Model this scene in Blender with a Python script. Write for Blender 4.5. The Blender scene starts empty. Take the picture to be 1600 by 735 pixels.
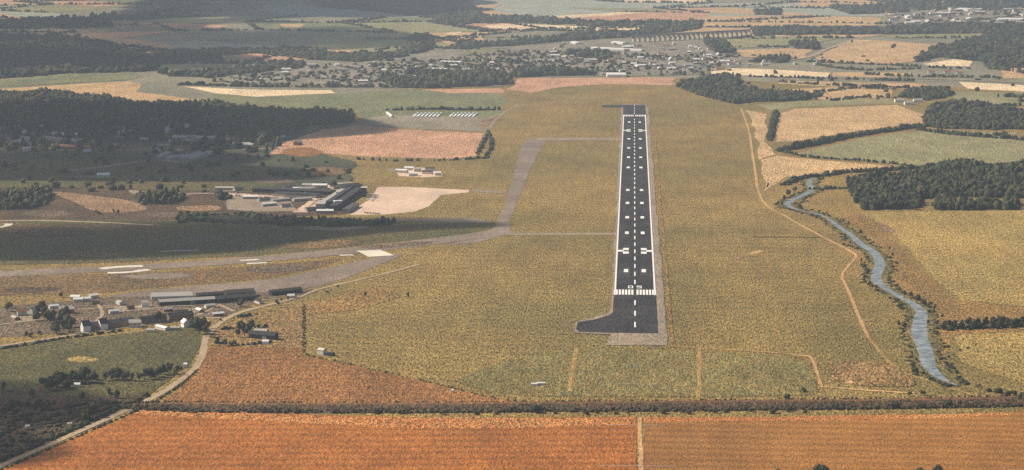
import bpy, bmesh, math, random
import numpy as np
from mathutils import Vector, Matrix
R = math.radians
random.seed(7)
rng = np.random.default_rng(7)
sc = bpy.context.scene
C = sc.collection

# ------------------------------------------------------------------ camera, sky, sun, exposure
CAM_H = 425.0
PITCH, YAW = 8.09, 2.965
cam = bpy.data.objects.new('camera', bpy.data.cameras.new('camera'))
C.objects.link(cam)
cam.location = (0, 0, CAM_H)
cam.rotation_euler = (R(90 - PITCH), 0, R(YAW))
cam.data.lens = 81.9
cam.data.sensor_width = 36
cam.data.clip_start = 1
cam.data.clip_end = 90000
sc.camera = cam

SUN_AZ, SUN_EL = -80.0, 41.0           # degrees to the right of the runway axis (+Y), height
w = bpy.data.worlds.new('World'); sc.world = w; w.use_nodes = True
wn = w.node_tree
sky = wn.nodes.new('ShaderNodeTexSky')
sky.sky_type = 'NISHITA'; sky.sun_disc = False
sky.sun_elevation = R(SUN_EL); sky.sun_rotation = R(SUN_AZ)
sky.altitude = 100; sky.air_density = 1.0; sky.dust_density = 1.5
bg = wn.nodes['Background']; bg.inputs['Strength'].default_value = 0.06
wn.links.new(sky.outputs[0], bg.inputs[0])
sun = bpy.data.objects.new('sun', bpy.data.lights.new('sun', 'SUN'))
C.objects.link(sun)
sun.data.energy = 4.7; sun.data.angle = R(0.53); sun.data.color = (1.0, 0.89, 0.73)
sdir = Vector((math.sin(R(SUN_AZ)) * math.cos(R(SUN_EL)), math.cos(R(SUN_AZ)) * math.cos(R(SUN_EL)), math.sin(R(SUN_EL))))
sun.rotation_euler = sdir.to_track_quat('Z', 'Y').to_euler()
sc.view_settings.view_transform = 'Standard'
sc.view_settings.look = 'None'
sc.view_settings.exposure = 0.34
sc.view_settings.gamma = 1.0
HAZE_DENSITY = 0.000054
sc.cycles.use_denoising = False
sc.cycles.transparent_max_bounces = 24
sc.cycles.volume_bounces = 0
sc.cycles.max_bounces = 6

# ------------------------------------------------------------------ map survey: photo point -> ground point
Rm = cam.rotation_euler.to_matrix()
F = 3640.0
def P(x, y, z=0.0):
    d = Rm @ Vector((x - 800.0, 367.5 - y, -F))
    t = (z - CAM_H) / d.z
    return (d.x * t, d.y * t)
RX = 4.3                               # runway centreline

# ------------------------------------------------------------------ helpers
def link(name, me, parent=None, m=None):
    o = bpy.data.objects.new(name, me); C.objects.link(o)
    if m is not None and len(me.materials) == 0: me.materials.append(m)
    if parent: o.parent = parent
    if m is not None and m.name in SOFT and 'edge' not in me.attributes:
        a_ = me.attributes.new('edge', 'FLOAT', 'POINT'); a_.data.foreach_set('value', [1.0] * len(me.vertices))
    return o
def tag(o, label=None, cat=None, group=None, kind=None):
    if label: o['label'] = label
    if cat: o['category'] = cat
    if group: o['group'] = group
    if kind: o['kind'] = kind
    return o
def empty(name, loc, rz=0.0, s=1.0):
    o = bpy.data.objects.new(name, None); C.objects.link(o)
    o.location = loc; o.rotation_euler = (0, 0, rz); o.scale = (s, s, s) if not isinstance(s, tuple) else s
    o.empty_display_size = 2
    return o
def arrays_mesh(name, v, f):
    """v (n,3) float, f (m,3) int"""
    me = bpy.data.meshes.new(name)
    v = np.ascontiguousarray(v, np.float32); f = np.ascontiguousarray(f, np.int32)
    me.vertices.add(len(v)); me.vertices.foreach_set('co', v.ravel())
    me.loops.add(f.size); me.loops.foreach_set('vertex_index', f.ravel())
    me.polygons.add(len(f)); me.polygons.foreach_set('loop_start', np.arange(0, f.size, 3, dtype=np.int32))
    me.update(calc_edges=True)
    return me
def quadmesh(name, v, f):
    me = bpy.data.meshes.new(name); me.from_pydata([tuple(p) for p in v], [], f); me.update(); return me

# ------------------------------------------------------------------ materials
def s2l(c):
    return tuple(((x / 255) / 12.92) if x / 255 <= 0.04045 else ((x / 255 + 0.055) / 1.055) ** 2.4 for x in c)
MATS = {}
SOFT = set()
def ground_mat(key, rgb, rgb2=None, amp=0.8, hue=0.34, patch=0.006, grain=0.05, rough=0.95, rows=None, soft=True, fine=1.0):
    """patchy vegetated or paved surface; rgb values are sRGB of the surface colour in full light / 1.12"""
    if key in MATS: return MATS[key]
    m = bpy.data.materials.new(key); m.use_nodes = True; nt = m.node_tree; N = nt.nodes; L = nt.links
    b = N['Principled BSDF']; b.inputs['Roughness'].default_value = rough; b.inputs['Specular IOR Level'].default_value = 0.15
    tc = N.new('ShaderNodeTexCoord')
    c1 = tuple(x / 1.12 for x in s2l(rgb)); c2 = tuple(x / 1.12 for x in s2l(rgb2 or tuple(x * 0.82 for x in rgb)))
    # broad patches
    n1 = N.new('ShaderNodeTexNoise'); n1.inputs['Scale'].default_value = patch; n1.inputs['Detail'].default_value = 5; n1.inputs['Roughness'].default_value = 0.6
    mp1 = N.new('ShaderNodeMapping'); mp1.inputs['Scale'].default_value = (1, 0.55, 1); mp1.inputs['Location'].default_value = (hash_loc(key), 0, 0)
    L.new(tc.outputs['Object'], mp1.inputs[0]); L.new(mp1.outputs[0], n1.inputs['Vector'])
    r1 = N.new('ShaderNodeMapRange'); r1.inputs['From Min'].default_value = 0.38; r1.inputs['From Max'].default_value = 0.62
    L.new(n1.outputs['Fac'], r1.inputs['Value'])
    mx = N.new('ShaderNodeMix'); mx.data_type = 'RGBA'
    mx.inputs['A'].default_value = (*c1, 1); mx.inputs['B'].default_value = (*c2, 1)
    L.new(r1.outputs[0], mx.inputs['Factor'])
    # tufts and clumps: brightness, in two sizes, drawn out along the drilling / mowing direction
    def tuft(scale, ystretch, off, lo, hi, tmin, tmax):
        mp = N.new('ShaderNodeMapping'); mp.inputs['Scale'].default_value = (1, ystretch, 1); mp.inputs['Location'].default_value = (off, off * .7, 0)
        L.new(tc.outputs['Object'], mp.inputs[0])
        n = N.new('ShaderNodeTexNoise'); n.inputs['Scale'].default_value = scale * fine; n.inputs['Detail'].default_value = 2; n.inputs['Roughness'].default_value = .7
        L.new(mp.outputs[0], n.inputs['Vector'])
        r = N.new('ShaderNodeMapRange'); r.clamp = True
        for k_, v_ in (('From Min', lo), ('From Max', hi), ('To Min', tmin), ('To Max', tmax)): r.inputs[k_].default_value = v_
        L.new(n.outputs['Fac'], r.inputs['Value']); return r
    ra_ = tuft(1.1, .24, 0, .34, .66, 1 - amp, 1 + amp)
    rb_ = tuft(.6, .17, 370, .34, .66, 1 - amp, 1 + amp)
    rc_ = tuft(.12, .07, 733, .36, .64, 1 - amp * .14, 1 + amp * .14)
    rd_ = tuft(.012, .5, 71, .35, .65, .88, 1.12)
    mx0 = N.new('ShaderNodeMath'); mx0.operation = 'MULTIPLY'; L.new(ra_.outputs[0], mx0.inputs[0]); L.new(rb_.outputs[0], mx0.inputs[1])
    mx2 = N.new('ShaderNodeMath'); mx2.operation = 'MULTIPLY'; L.new(rc_.outputs[0], mx2.inputs[0]); L.new(rd_.outputs[0], mx2.inputs[1])
    mx1 = N.new('ShaderNodeMath'); mx1.operation = 'MULTIPLY'
    L.new(mx0.outputs[0], mx1.inputs[0]); L.new(mx2.outputs[0], mx1.inputs[1])
    out = mx.outputs['Result']
    if rows:                          # drill lines / mowing lines, period in metres and direction
        per, ang, ra = rows
        mp4 = N.new('ShaderNodeMapping'); mp4.inputs['Rotation'].default_value = (0, 0, R(ang))
        L.new(tc.outputs['Object'], mp4.inputs[0])
        wv = N.new('ShaderNodeTexWave'); wv.inputs['Scale'].default_value = 0.314 / per; wv.inputs['Distortion'].default_value = 1.5; wv.inputs['Detail'].default_value = 2
        wv.inputs['Detail Scale'].default_value = 0.3
        L.new(mp4.outputs[0], wv.inputs['Vector'])
        r4 = N.new('ShaderNodeMapRange'); r4.inputs['To Min'].default_value = 1 - ra; r4.inputs['To Max'].default_value = 1 + ra
        L.new(wv.outputs['Fac'], r4.inputs['Value'])
        v4 = N.new('ShaderNodeVectorMath'); v4.operation = 'SCALE'
        L.new(out, v4.inputs[0]); L.new(r4.outputs[0], v4.inputs['Scale']); out = v4.outputs[0]
    vs = N.new('ShaderNodeVectorMath'); vs.operation = 'SCALE'
    L.new(out, vs.inputs[0]); L.new(mx1.outputs[0], vs.inputs['Scale'])
    # hue variation tuft by tuft
    r3 = tuft(.95, .22, 900, .36, .64, 0, 1)
    hv = N.new('ShaderNodeMix'); hv.data_type = 'RGBA'
    hv.inputs['A'].default_value = (1 + hue, 1 - hue * 0.35, 1 - hue, 1); hv.inputs['B'].default_value = (1 - hue, 1 + hue * 0.35, 1 + hue, 1)
    L.new(r3.outputs[0], hv.inputs['Factor'])
    ml = N.new('ShaderNodeVectorMath'); ml.operation = 'MULTIPLY'
    L.new(vs.outputs[0], ml.inputs[0]); L.new(hv.outputs['Result'], ml.inputs[1])
    L.new(ml.outputs[0], b.inputs['Base Color'])
    if soft:                          # ragged edge where one growth gives way to the next
        at = N.new('ShaderNodeAttribute'); at.attribute_name = 'edge'
        e1 = N.new('ShaderNodeMath'); e1.operation = 'MULTIPLY_ADD'; e1.inputs[1].default_value = 2.2; e1.inputs[2].default_value = -.1
        L.new(at.outputs['Fac'], e1.inputs[0])
        rn = tuft(.3, .25, 51, .25, .75, 0, 1)
        e2 = N.new('ShaderNodeMath'); e2.operation = 'SUBTRACT'; L.new(e1.outputs[0], e2.inputs[0]); L.new(rn.outputs[0], e2.inputs[1])
        e3 = N.new('ShaderNodeMath'); e3.operation = 'MULTIPLY'; e3.inputs[1].default_value = 3; e3.use_clamp = True
        L.new(e2.outputs[0], e3.inputs[0]); L.new(e3.outputs[0], b.inputs['Alpha'])
        SOFT.add(m.name)
    MATS[key] = m
    return m
def hash_loc(k):
    return float(sum(ord(c) * (i + 3) for i, c in enumerate(k)) % 9973)
def plain_mat(key, col, rough=0.8, spec=0.2, var=0.15, scale=0.5, metal=0.0):
    if key in MATS: return MATS[key]
    m = bpy.data.materials.new(key); m.use_nodes = True; nt = m.node_tree; N = nt.nodes; L = nt.links
    b = N['Principled BSDF']; b.inputs['Roughness'].default_value = rough; b.inputs['Specular IOR Level'].default_value = spec; b.inputs['Metallic'].default_value = metal
    tc = N.new('ShaderNodeTexCoord'); n = N.new('ShaderNodeTexNoise'); n.inputs['Scale'].default_value = scale; n.inputs['Detail'].default_value = 5
    n.inputs['Roughness'].default_value = 0.8
    L.new(tc.outputs['Object'], n.inputs['Vector'])
    r = N.new('ShaderNodeMapRange'); r.clamp = False; r.inputs['From Min'].default_value = 0.3; r.inputs['From Max'].default_value = 0.7
    r.inputs['To Min'].default_value = 1 - var; r.inputs['To Max'].default_value = 1 + var
    L.new(n.outputs['Fac'], r.inputs['Value'])
    v = N.new('ShaderNodeVectorMath'); v.operation = 'SCALE'; v.inputs[0].default_value = col
    L.new(r.outputs[0], v.inputs['Scale']); L.new(v.outputs[0], b.inputs['Base Color'])
    MATS[key] = m
    return m
def leaf_mat(key, dark, light, per='ISLAND'):
    m = bpy.data.materials.new(key); m.use_nodes = True; nt = m.node_tree; N = nt.nodes; L = nt.links
    b = N['Principled BSDF']; b.inputs['Roughness'].default_value = 0.8; b.inputs['Specular IOR Level'].default_value = 0.15
    mx = N.new('ShaderNodeMix'); mx.data_type = 'RGBA'; mx.inputs['A'].default_value = (*dark, 1); mx.inputs['B'].default_value = (*light, 1)
    if per == 'ISLAND':
        g = N.new('ShaderNodeNewGeometry'); L.new(g.outputs['Random Per Island'], mx.inputs['Factor'])
    else:
        oi = N.new('ShaderNodeObjectInfo'); g = N.new('ShaderNodeNewGeometry')
        a = N.new('ShaderNodeMath'); a.operation = 'ADD'; L.new(oi.outputs['Random'], a.inputs[0]); L.new(g.outputs['Random Per Island'], a.inputs[1])
        d = N.new('ShaderNodeMath'); d.operation = 'MULTIPLY'; d.inputs[1].default_value = 0.5; L.new(a.outputs[0], d.inputs[0])
        L.new(d.outputs[0], mx.inputs['Factor'])
    L.new(mx.outputs['Result'], b.inputs['Base Color'])
    return m
LEAF = leaf_mat('leaf', (0.016, 0.024, 0.016), (0.092, 0.092, 0.040))
LEAF1 = leaf_mat('leaf_single', (0.018, 0.026, 0.015), (0.092, 0.090, 0.038), 'OBJ')
SCRUB = leaf_mat('scrub_leaf', (0.045, 0.036, 0.022), (0.13, 0.092, 0.045))
BARK = plain_mat('bark', (0.09, 0.07, 0.05))
M_white = plain_mat('white_paint', (0.80, 0.79, 0.76), 0.6, 0.3, 0.12, 0.15)
M_whiteroof = plain_mat('white_sheet_roof', (0.80, 0.78, 0.74), 0.5, 0.3, 0.10, 0.2)
M_snow = plain_mat('bright_white_sheet', (.86, .85, .83), .5, .3, .04)
M_render = plain_mat('cream_render', (0.62, 0.57, 0.48), 0.9)
M_brick = plain_mat('brown_brick', (0.26, 0.16, 0.11), 0.9)
M_slate = plain_mat('slate_roof', (0.10, 0.095, 0.10), 0.7)
M_tile = plain_mat('red_tile_roof', (0.28, 0.13, 0.08), 0.85)
M_greyroof = plain_mat('pale_fibre_roof', (0.42, 0.39, 0.35), 0.8)
M_felt = plain_mat('dark_felt_roof', (0.05, 0.048, 0.05), 0.9)
M_conc = plain_mat('concrete_wall', (0.36, 0.33, 0.29), 0.9)
M_glass = plain_mat('window_glass', (0.05, 0.06, 0.07), 0.1, 0.5, 0.05)
M_rubber = plain_mat('tyre_rubber', (0.03, 0.03, 0.03), 0.9)
M_metal = plain_mat('grey_metal', (0.3, 0.3, 0.31), 0.5, 0.4)
M_stone = plain_mat('pale_stone', (0.52, 0.46, 0.38), 0.9, 0.1, 0.25, 0.1)

# ------------------------------------------------------------------ ground and fields
BB = []
def level(xs, ys):
    a = (min(xs), min(ys), max(xs), max(ys)); lv = 1
    for b, l in BB:
        if not (a[2] < b[0] or a[0] > b[2] or a[3] < b[1] or a[1] > b[3]): lv = max(lv, l + 1)
    BB.append((a, lv)); return 0.03 * lv
def wobble(pts, amp, step):
    out = []
    n = len(pts)
    for i in range(n):
        a = Vector(pts[i]); b = Vector(pts[(i + 1) % n]); d = b - a; ln = d.length
        k = max(1, min(40, int(ln / step))); nrm = Vector((-d.y, d.x)) / max(ln, 1e-6)
        ph = random.uniform(0, 9)
        for j in range(k):
            t = j / k
            o = 0 if j == 0 else amp * (math.sin(ph + t * ln / step * 0.9) * 0.5 + random.uniform(-0.6, 0.6))
            out.append(a + d * t + nrm * o)
    return out
def inside(px, py, poly):
    c = np.zeros(len(px), bool); n = len(poly)
    for i in range(n):
        x1, y1 = poly[i]; x2, y2 = poly[(i + 1) % n]
        m = ((y1 > py) != (y2 > py)) & (px < (x2 - x1) * (py - y1) / ((y2 - y1) if y2 != y1 else 1e-9) + x1)
        c ^= m
    return c
FIELD_N = [0]
FEATHER = 1.6
def field(name, mat, px, amp=3.0, step=30.0, smooth=0, kind='structure', z=None, soft=1.0):
    pts = [P(*p) for p in px]
    if smooth:
        for _ in range(smooth):
            q = []
            for i in range(len(pts)):
                a = pts[i]; b = pts[(i + 1) % len(pts)]
                q.append((a[0] * .75 + b[0] * .25, a[1] * .75 + b[1] * .25)); q.append((a[0] * .25 + b[0] * .75, a[1] * .25 + b[1] * .75))
            pts = q
    D = pts[0][1]
    s = max(1.0, D / 3000.0)
    w_ = wobble(pts, amp * s, step * s) if amp else [Vector(p) for p in pts]
    xs = [p.x for p in w_]; ys = [p.y for p in w_]
    zz = level(xs, ys) if z is None else z
    area = sum(xs[i] * ys[(i + 1) % len(xs)] - xs[(i + 1) % len(xs)] * ys[i] for i in range(len(xs)))
    if area < 0: w_ = w_[::-1]
    n = len(w_); V = [(p.x, p.y, zz) for p in w_]
    if amp:
        fe = max(amp * 2.0, 4.0) * s * FEATHER * soft; inn = []
        for i in range(n):
            d = (w_[(i + 1) % n] - w_[i - 1]); d = d.normalized() if d.length > 1e-6 else Vector((1, 0)); k = abs(d.y) * .45 + .55 * abs(d.x) ** 2 * 2
            inn.append(w_[i] + Vector((-d.y, d.x)) * fe * k)
        if soft > 1:
            cc = sum(w_, Vector((0, 0))) / n; inn = [p.lerp(cc, .6) for p in w_]
        else:
            ok_ = inside(np.array([p.x for p in inn]), np.array([p.y for p in inn]), [(p.x, p.y) for p in w_])
            inn = [p if o_ else q for p, q, o_ in zip(inn, w_, ok_)]
        for _ in range(60 if soft <= 1 else 0):
            bad = 0
            for i in range(n):
                j = (i + 1) % n
                if (inn[j] - inn[i]).dot(w_[j] - w_[i]) < 0:
                    mid = (inn[i] + inn[j]) / 2; a1 = mid.lerp(w_[i], .12); a2 = mid.lerp(w_[j], .12); inn[i], inn[j] = a1, a2; bad += 1
            if not bad: break
        V += [(p.x, p.y, zz + .006) for p in inn]
        me = quadmesh(name, V, [[i, (i + 1) % n, n + (i + 1) % n, n + i] for i in range(n)] + [[n + i for i in range(n)]])
        a_ = me.attributes.new('edge', 'FLOAT', 'POINT'); a_.data.foreach_set('value', [0.0] * n + [1.0] * n)
    else: me = quadmesh(name, V, [list(range(n))])
    o = link(name, me, None, mat); tag(o, kind=kind)
    FIELD_N[0] += 1
    return o
def spline(pts, n=6):
    if len(pts) < 3:
        return [Vector(p) for p in pts]
    v = [Vector(p) for p in pts]; v = [v[0] * 2 - v[1]] + v + [v[-1] * 2 - v[-2]]
    out = []
    for i in range(1, len(v) - 2):
        a, b, c, d = v[i - 1:i + 3]
        for k in range(n):
            t = k / n
            out.append(0.5 * ((2 * b) + (c - a) * t + (2 * a - 5 * b + 4 * c - d) * t * t + (3 * b - a - 3 * c + d) * t ** 3))
    out.append(v[-2]); return out
def ribbon(name, mat, px, width, jit=0.12, kind='structure', z=None, world=False, n=6, parent=None):
    pts = spline([p if world else P(p[0], p[1]) for p in px], n)
    ws = width if isinstance(width, (list, tuple)) else None
    V = []; K = len(pts)
    for i, p in enumerate(pts):
        a = pts[max(0, i - 1)]; b = pts[min(K - 1, i + 1)]; d = (b - a).normalized(); nr = Vector((-d.y, d.x))
        if ws:
            t = i / max(1, K - 1) * (len(ws) - 1); j = min(len(ws) - 2, int(t)); wd = ws[j] * (1 - (t - j)) + ws[j + 1] * (t - j)
        else: wd = width
        wl = wd / 2 * (1 + random.uniform(-jit, jit)); wr = wd / 2 * (1 + random.uniform(-jit, jit))
        V += [p + nr * wl * 1.2, p + nr * wl * .7, p - nr * wr * .7, p - nr * wr * 1.2]
    zz = level([v.x for v in V], [v.y for v in V]) if z is None else z
    me = quadmesh(name, [(v.x, v.y, zz) for v in V], [[4 * i + j, 4 * i + j + 1, 4 * i + j + 5, 4 * i + j + 4] for i in range(K - 1) for j in range(3)])
    a_ = me.attributes.new('edge', 'FLOAT', 'POINT'); a_.data.foreach_set('value', [0.0, 1.0, 1.0, 0.0] * K)
    o = link(name, me, parent, mat)
    if not parent: tag(o, kind=kind)
    return o, pts

GM = ground_mat
G_base = GM('airfield_grass', (149, 122, 69), (128, 111, 63), patch=0.0035, soft=False, rows=(34, 93, .05))
me = quadmesh('ground', [(-16000, -2000, 0), (16000, -2000, 0), (16000, 30000, 0), (-16000, 30000, 0)], [[0, 1, 2, 3]])
tag(link('ground', me, None, G_base), kind='structure')

# palette
g_stub = GM('orange_stubble', (172, 106, 48), (158, 98, 46), patch=0.003, rows=(20, 86, 0.12), amp=.5, hue=.2, fine=1.5)
g_stubr = GM('ochre_stubble', (164, 112, 56), (150, 104, 54), patch=0.004, rows=(20, 92, 0.12), amp=.5, hue=.2, fine=1.5)
g_head = GM('headland_stubble', (190, 132, 74), (176, 112, 60), patch=0.01, fine=1.5)
g_rust = GM('rusty_stubble', (150, 104, 60), (134, 94, 54), patch=0.006, rows=(18, 84, 0.07), hue=.2, fine=1.5)
g_rust2 = GM('tan_rough_grass', (150, 118, 74), (132, 106, 64), patch=0.01)
g_green = GM('dull_green_pasture', (100, 92, 54), (86, 82, 50), patch=0.008, fine=1.5)
g_dgreen = GM('deep_green_pasture', (88, 86, 52), (104, 90, 54), patch=0.006)
g_scrubg = GM('dark_rough_ground', (98, 76, 56), (78, 66, 48), patch=0.012)
g_brown = GM('brown_dry_grass', (128, 100, 64), (110, 90, 60), patch=0.012)
g_gold = GM('golden_pasture', (172, 142, 80), (156, 134, 78), patch=0.004)
g_rough = GM('rough_meadow', (156, 120, 68), (136, 108, 62), patch=.012)
g_mauve = GM('greyish_dry_grass', (152, 138, 118), (140, 130, 106), patch=.01)
g_olive2 = GM('mown_airfield_grass', (136, 118, 70), (124, 112, 66), patch=0.01, fine=1.5)
g_olive = GM('olive_pasture', (152, 144, 100), (142, 136, 96), patch=0.006)
g_tan = GM('tan_stubble', (204, 168, 120), (190, 156, 112), patch=0.005)
g_pink = GM('pink_stubble', (204, 156, 122), (190, 144, 112), patch=0.008)
g_cream = GM('cream_stubble', (240, 214, 172), (228, 198, 156), patch=0.006)
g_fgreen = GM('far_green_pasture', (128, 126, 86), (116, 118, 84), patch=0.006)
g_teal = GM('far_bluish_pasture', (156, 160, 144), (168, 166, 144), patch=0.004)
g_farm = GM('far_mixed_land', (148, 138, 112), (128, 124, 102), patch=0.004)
g_town = GM('town_ground', (150, 138, 120), (130, 124, 108), patch=0.015, amp=.8)
g_dtown = GM('leafy_town_ground', (84, 84, 60), (66, 68, 52), patch=0.012, amp=.8)
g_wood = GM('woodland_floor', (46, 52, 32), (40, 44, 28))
g_bank = GM('river_bank_grass', (124, 108, 62), (104, 94, 56), patch=0.02)
g_grey = GM('weathered_tarmac', (150, 132, 116), (132, 116, 102), patch=0.02, amp=.3, hue=.1)
g_yard = GM('yard_ground', (118, 100, 82), (100, 86, 66), patch=0.02)
g_apron = GM('pale_concrete', (230, 198, 170), (212, 184, 160), patch=0.02, amp=.2, hue=.06)
g_slab = GM('white_concrete', (236, 226, 206), (228, 216, 196), patch=0.05, amp=.08, hue=.02, soft=False)
g_path = GM('dusty_track', (206, 164, 112), (190, 148, 98), patch=0.03, amp=.3, hue=.08)
g_fpath = GM('faint_track', (176, 140, 84), (160, 132, 80), patch=0.03, amp=.4)
g_should = GM('shoulder_tarmac', (160, 142, 122), (148, 132, 112), patch=0.03, amp=.35, hue=.12)
g_runway = GM('dark_asphalt', (68, 64, 64), (52, 50, 51), patch=0.02, amp=.45, hue=.06, soft=False)
g_road = GM('road_surface', (184, 160, 130), (170, 148, 120), patch=0.03, amp=.2, hue=.06)
g_lit = GM('reddish_earth', (158, 124, 92), (140, 112, 82), patch=0.02)

# whole far country beyond the airfield
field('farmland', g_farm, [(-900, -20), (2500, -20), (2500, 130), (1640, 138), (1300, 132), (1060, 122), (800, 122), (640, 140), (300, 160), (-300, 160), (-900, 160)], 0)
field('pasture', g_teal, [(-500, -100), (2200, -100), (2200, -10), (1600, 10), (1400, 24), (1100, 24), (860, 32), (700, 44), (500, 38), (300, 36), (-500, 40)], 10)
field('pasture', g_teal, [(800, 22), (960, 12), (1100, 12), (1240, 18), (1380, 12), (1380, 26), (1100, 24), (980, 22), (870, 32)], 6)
def patchwork(x0, x1, y0, y1, cw, cd, mats, ang, seed, hedges):
    r = random.Random(seed); nx = int((x1 - x0) / cw); ny = int((y1 - y0) / cd); G = {}
    ca, sa = math.cos(R(ang)), math.sin(R(ang)); cx, cy = (x0 + x1) / 2, (y0 + y1) / 2
    for i in range(nx + 1):
        for j in range(ny + 1):
            x = x0 + cw * (i + r.uniform(-.3, .3) + .5 * (j % 2)) - cx; y = y0 + cd * (j + r.uniform(-.3, .3)) - cy
            G[i, j] = (cx + x * ca - y * sa, cy + x * sa + y * ca)
    for i in range(nx):
        for j in range(ny):
            q = [G[i, j], G[i + 1, j], G[i + 1, j + 1], G[i, j + 1]]
            if r.random() < .14: continue
            w_world('farm_field', r.choice(mats), q)
            if r.random() < .8: hedges.append((q[0], q[1]))
            if r.random() < .6: hedges.append((q[0], q[3]))
def w_world(name, mat, q):
    pts = [Vector(p) for p in q]; w_ = wobble(pts, 6, 80); n = len(w_)
    zz = 0.012 + 0.0
    V = [(p.x, p.y, level([v.x for v in w_], [v.y for v in w_]))  for p in w_[:1]]; zz = V[0][2]
    c = sum(w_, Vector((0, 0))) / n
    V = [(p.x, p.y, zz) for p in w_] + [(*(p.lerp(c, .08)), zz) for p in w_]
    me = quadmesh(name, V, [[i, (i + 1) % n, n + (i + 1) % n, n + i] for i in range(n)] + [[n + i for i in range(n)]])
    a_ = me.attributes.new('edge', 'FLOAT', 'POINT'); a_.data.foreach_set('value', [0.0] * n + [1.0] * n)
    tag(link(name, me, None, mat), kind='structure')
HG = []
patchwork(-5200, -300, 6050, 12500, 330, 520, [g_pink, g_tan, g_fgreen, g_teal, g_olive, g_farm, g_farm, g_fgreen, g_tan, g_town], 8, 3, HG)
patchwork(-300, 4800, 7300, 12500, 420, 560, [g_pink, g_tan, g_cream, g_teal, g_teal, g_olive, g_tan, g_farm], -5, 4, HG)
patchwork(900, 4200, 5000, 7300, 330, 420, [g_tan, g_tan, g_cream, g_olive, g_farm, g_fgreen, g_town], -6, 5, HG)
# left country
field('town_ground', g_dtown, [(-400, 140), (60, 145), (240, 162), (550, 178), (552, 192), (520, 205), (480, 232), (560, 252), (560, 280), (520, 292), (400, 300), (200, 300), (-400, 300)], 6)
field('pasture', g_dgreen, [(-400, 242), (240, 250), (420, 262), (440, 296), (300, 302), (0, 306), (-400, 306)], 5)
field('rough_ground', g_scrubg, [(-400, 296), (100, 292), (330, 298), (560, 300), (545, 336), (300, 345), (0, 345), (-400, 345)], 5)
field('bare_ground', g_lit, [(68, 300), (110, 300), (150, 306), (205, 312), (240, 326), (200, 334), (140, 332), (120, 318)], 4, smooth=1)
field('bare_ground', g_lit, [(270, 322), (345, 320), (350, 330), (275, 331)], 4, smooth=1)
field('pasture', g_dgreen, [(-400, 345), (200, 342), (400, 350), (600, 352), (770, 346), (792, 356), (700, 371), (400, 402), (150, 413), (-400, 424)], 5)
field('dry_grass', g_brown, [(-400, 440), (240, 426), (420, 412), (540, 404), (500, 420), (420, 436), (300, 446), (150, 460), (-400, 476)], 5)
field('dry_grass', g_brown, [(-400, 345), (-20, 345), (60, 350), (200, 352), (190, 356), (40, 360), (-400, 368)], 3)
field('yard', g_yard, [(-400, 482), (0, 478), (150, 466), (300, 458), (480, 448), (500, 458), (400, 472), (350, 496), (300, 502), (130, 520), (-400, 560)], 4)
field('apron', g_grey, [(140, 466), (260, 450), (420, 438), (490, 424), (560, 408), (600, 400), (640, 395), (600, 412), (520, 444), (440, 458), (260, 464)], 2, smooth=1)
field('pasture', g_green, [(-400, 575), (-80, 548), (60, 534), (310, 509), (318, 530), (300, 570), (266, 597), (150, 612), (-80, 614), (-400, 640)], 3)
field('dry_grass', g_gold, [(100, 562), (118, 556), (145, 557), (160, 562), (135, 568), (108, 567)], 3, 15, smooth=2)
field('rough_ground', g_scrubg, [(-500, 650), (-80, 612), (60, 606), (150, 607), (262, 598), (236, 620), (150, 661), (30, 712), (-60, 760), (-500, 1000)], 3)
field('pasture', g_green, [(60, 606), (110, 598), (262, 596), (240, 614), (150, 622), (70, 618)], 2)
field('rough_grass', g_rust2, [(330, 520), (372, 495), (420, 483), (476, 474), (475, 546), (322, 541)], 3)
field('stubble_field', g_rust, [(322, 541), (474, 545), (478, 556), (540, 568), (620, 586), (700, 605), (770, 622), (825, 629), (600, 632), (255, 630), (288, 600), (312, 570)], 1.5)
field('rough_grass', g_rough, [(470, 476), (520, 466), (560, 450), (600, 450), (640, 462), (600, 474), (560, 486), (500, 492), (476, 496)], 5, smooth=1)
# foreground
field('stubble_field', g_stub, [(-60, 760), (60, 709), (150, 671), (222, 640), (300, 641), (500, 648), (650, 652), (800, 652), (996, 651), (998, 735), (1000, 1000), (-700, 1000)], 1)
field('headland', g_head, [(222, 640), (300, 641), (500, 648), (650, 652), (800, 652), (996, 651), (996, 664), (800, 672), (650, 672), (480, 664), (300, 655), (205, 648)], 3, smooth=0)
field('stubble_field', g_stubr, [(1004, 735), (1003, 651), (1200, 651), (1330, 648), (1500, 646), (1580, 643), (1600, 638), (2200, 625), (2500, 1000), (1008, 1000)], 1)
field('headland', g_head, [(1003, 651), (1200, 651), (1330, 648), (1500, 646), (1580, 643), (1580, 650), (1330, 658), (1003, 662)], 2)
ribbon('farm_track', g_path, [(1000, 652), (1000, 680), (1002, 735), (1003, 900)], 3.4, 0.3)
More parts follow.
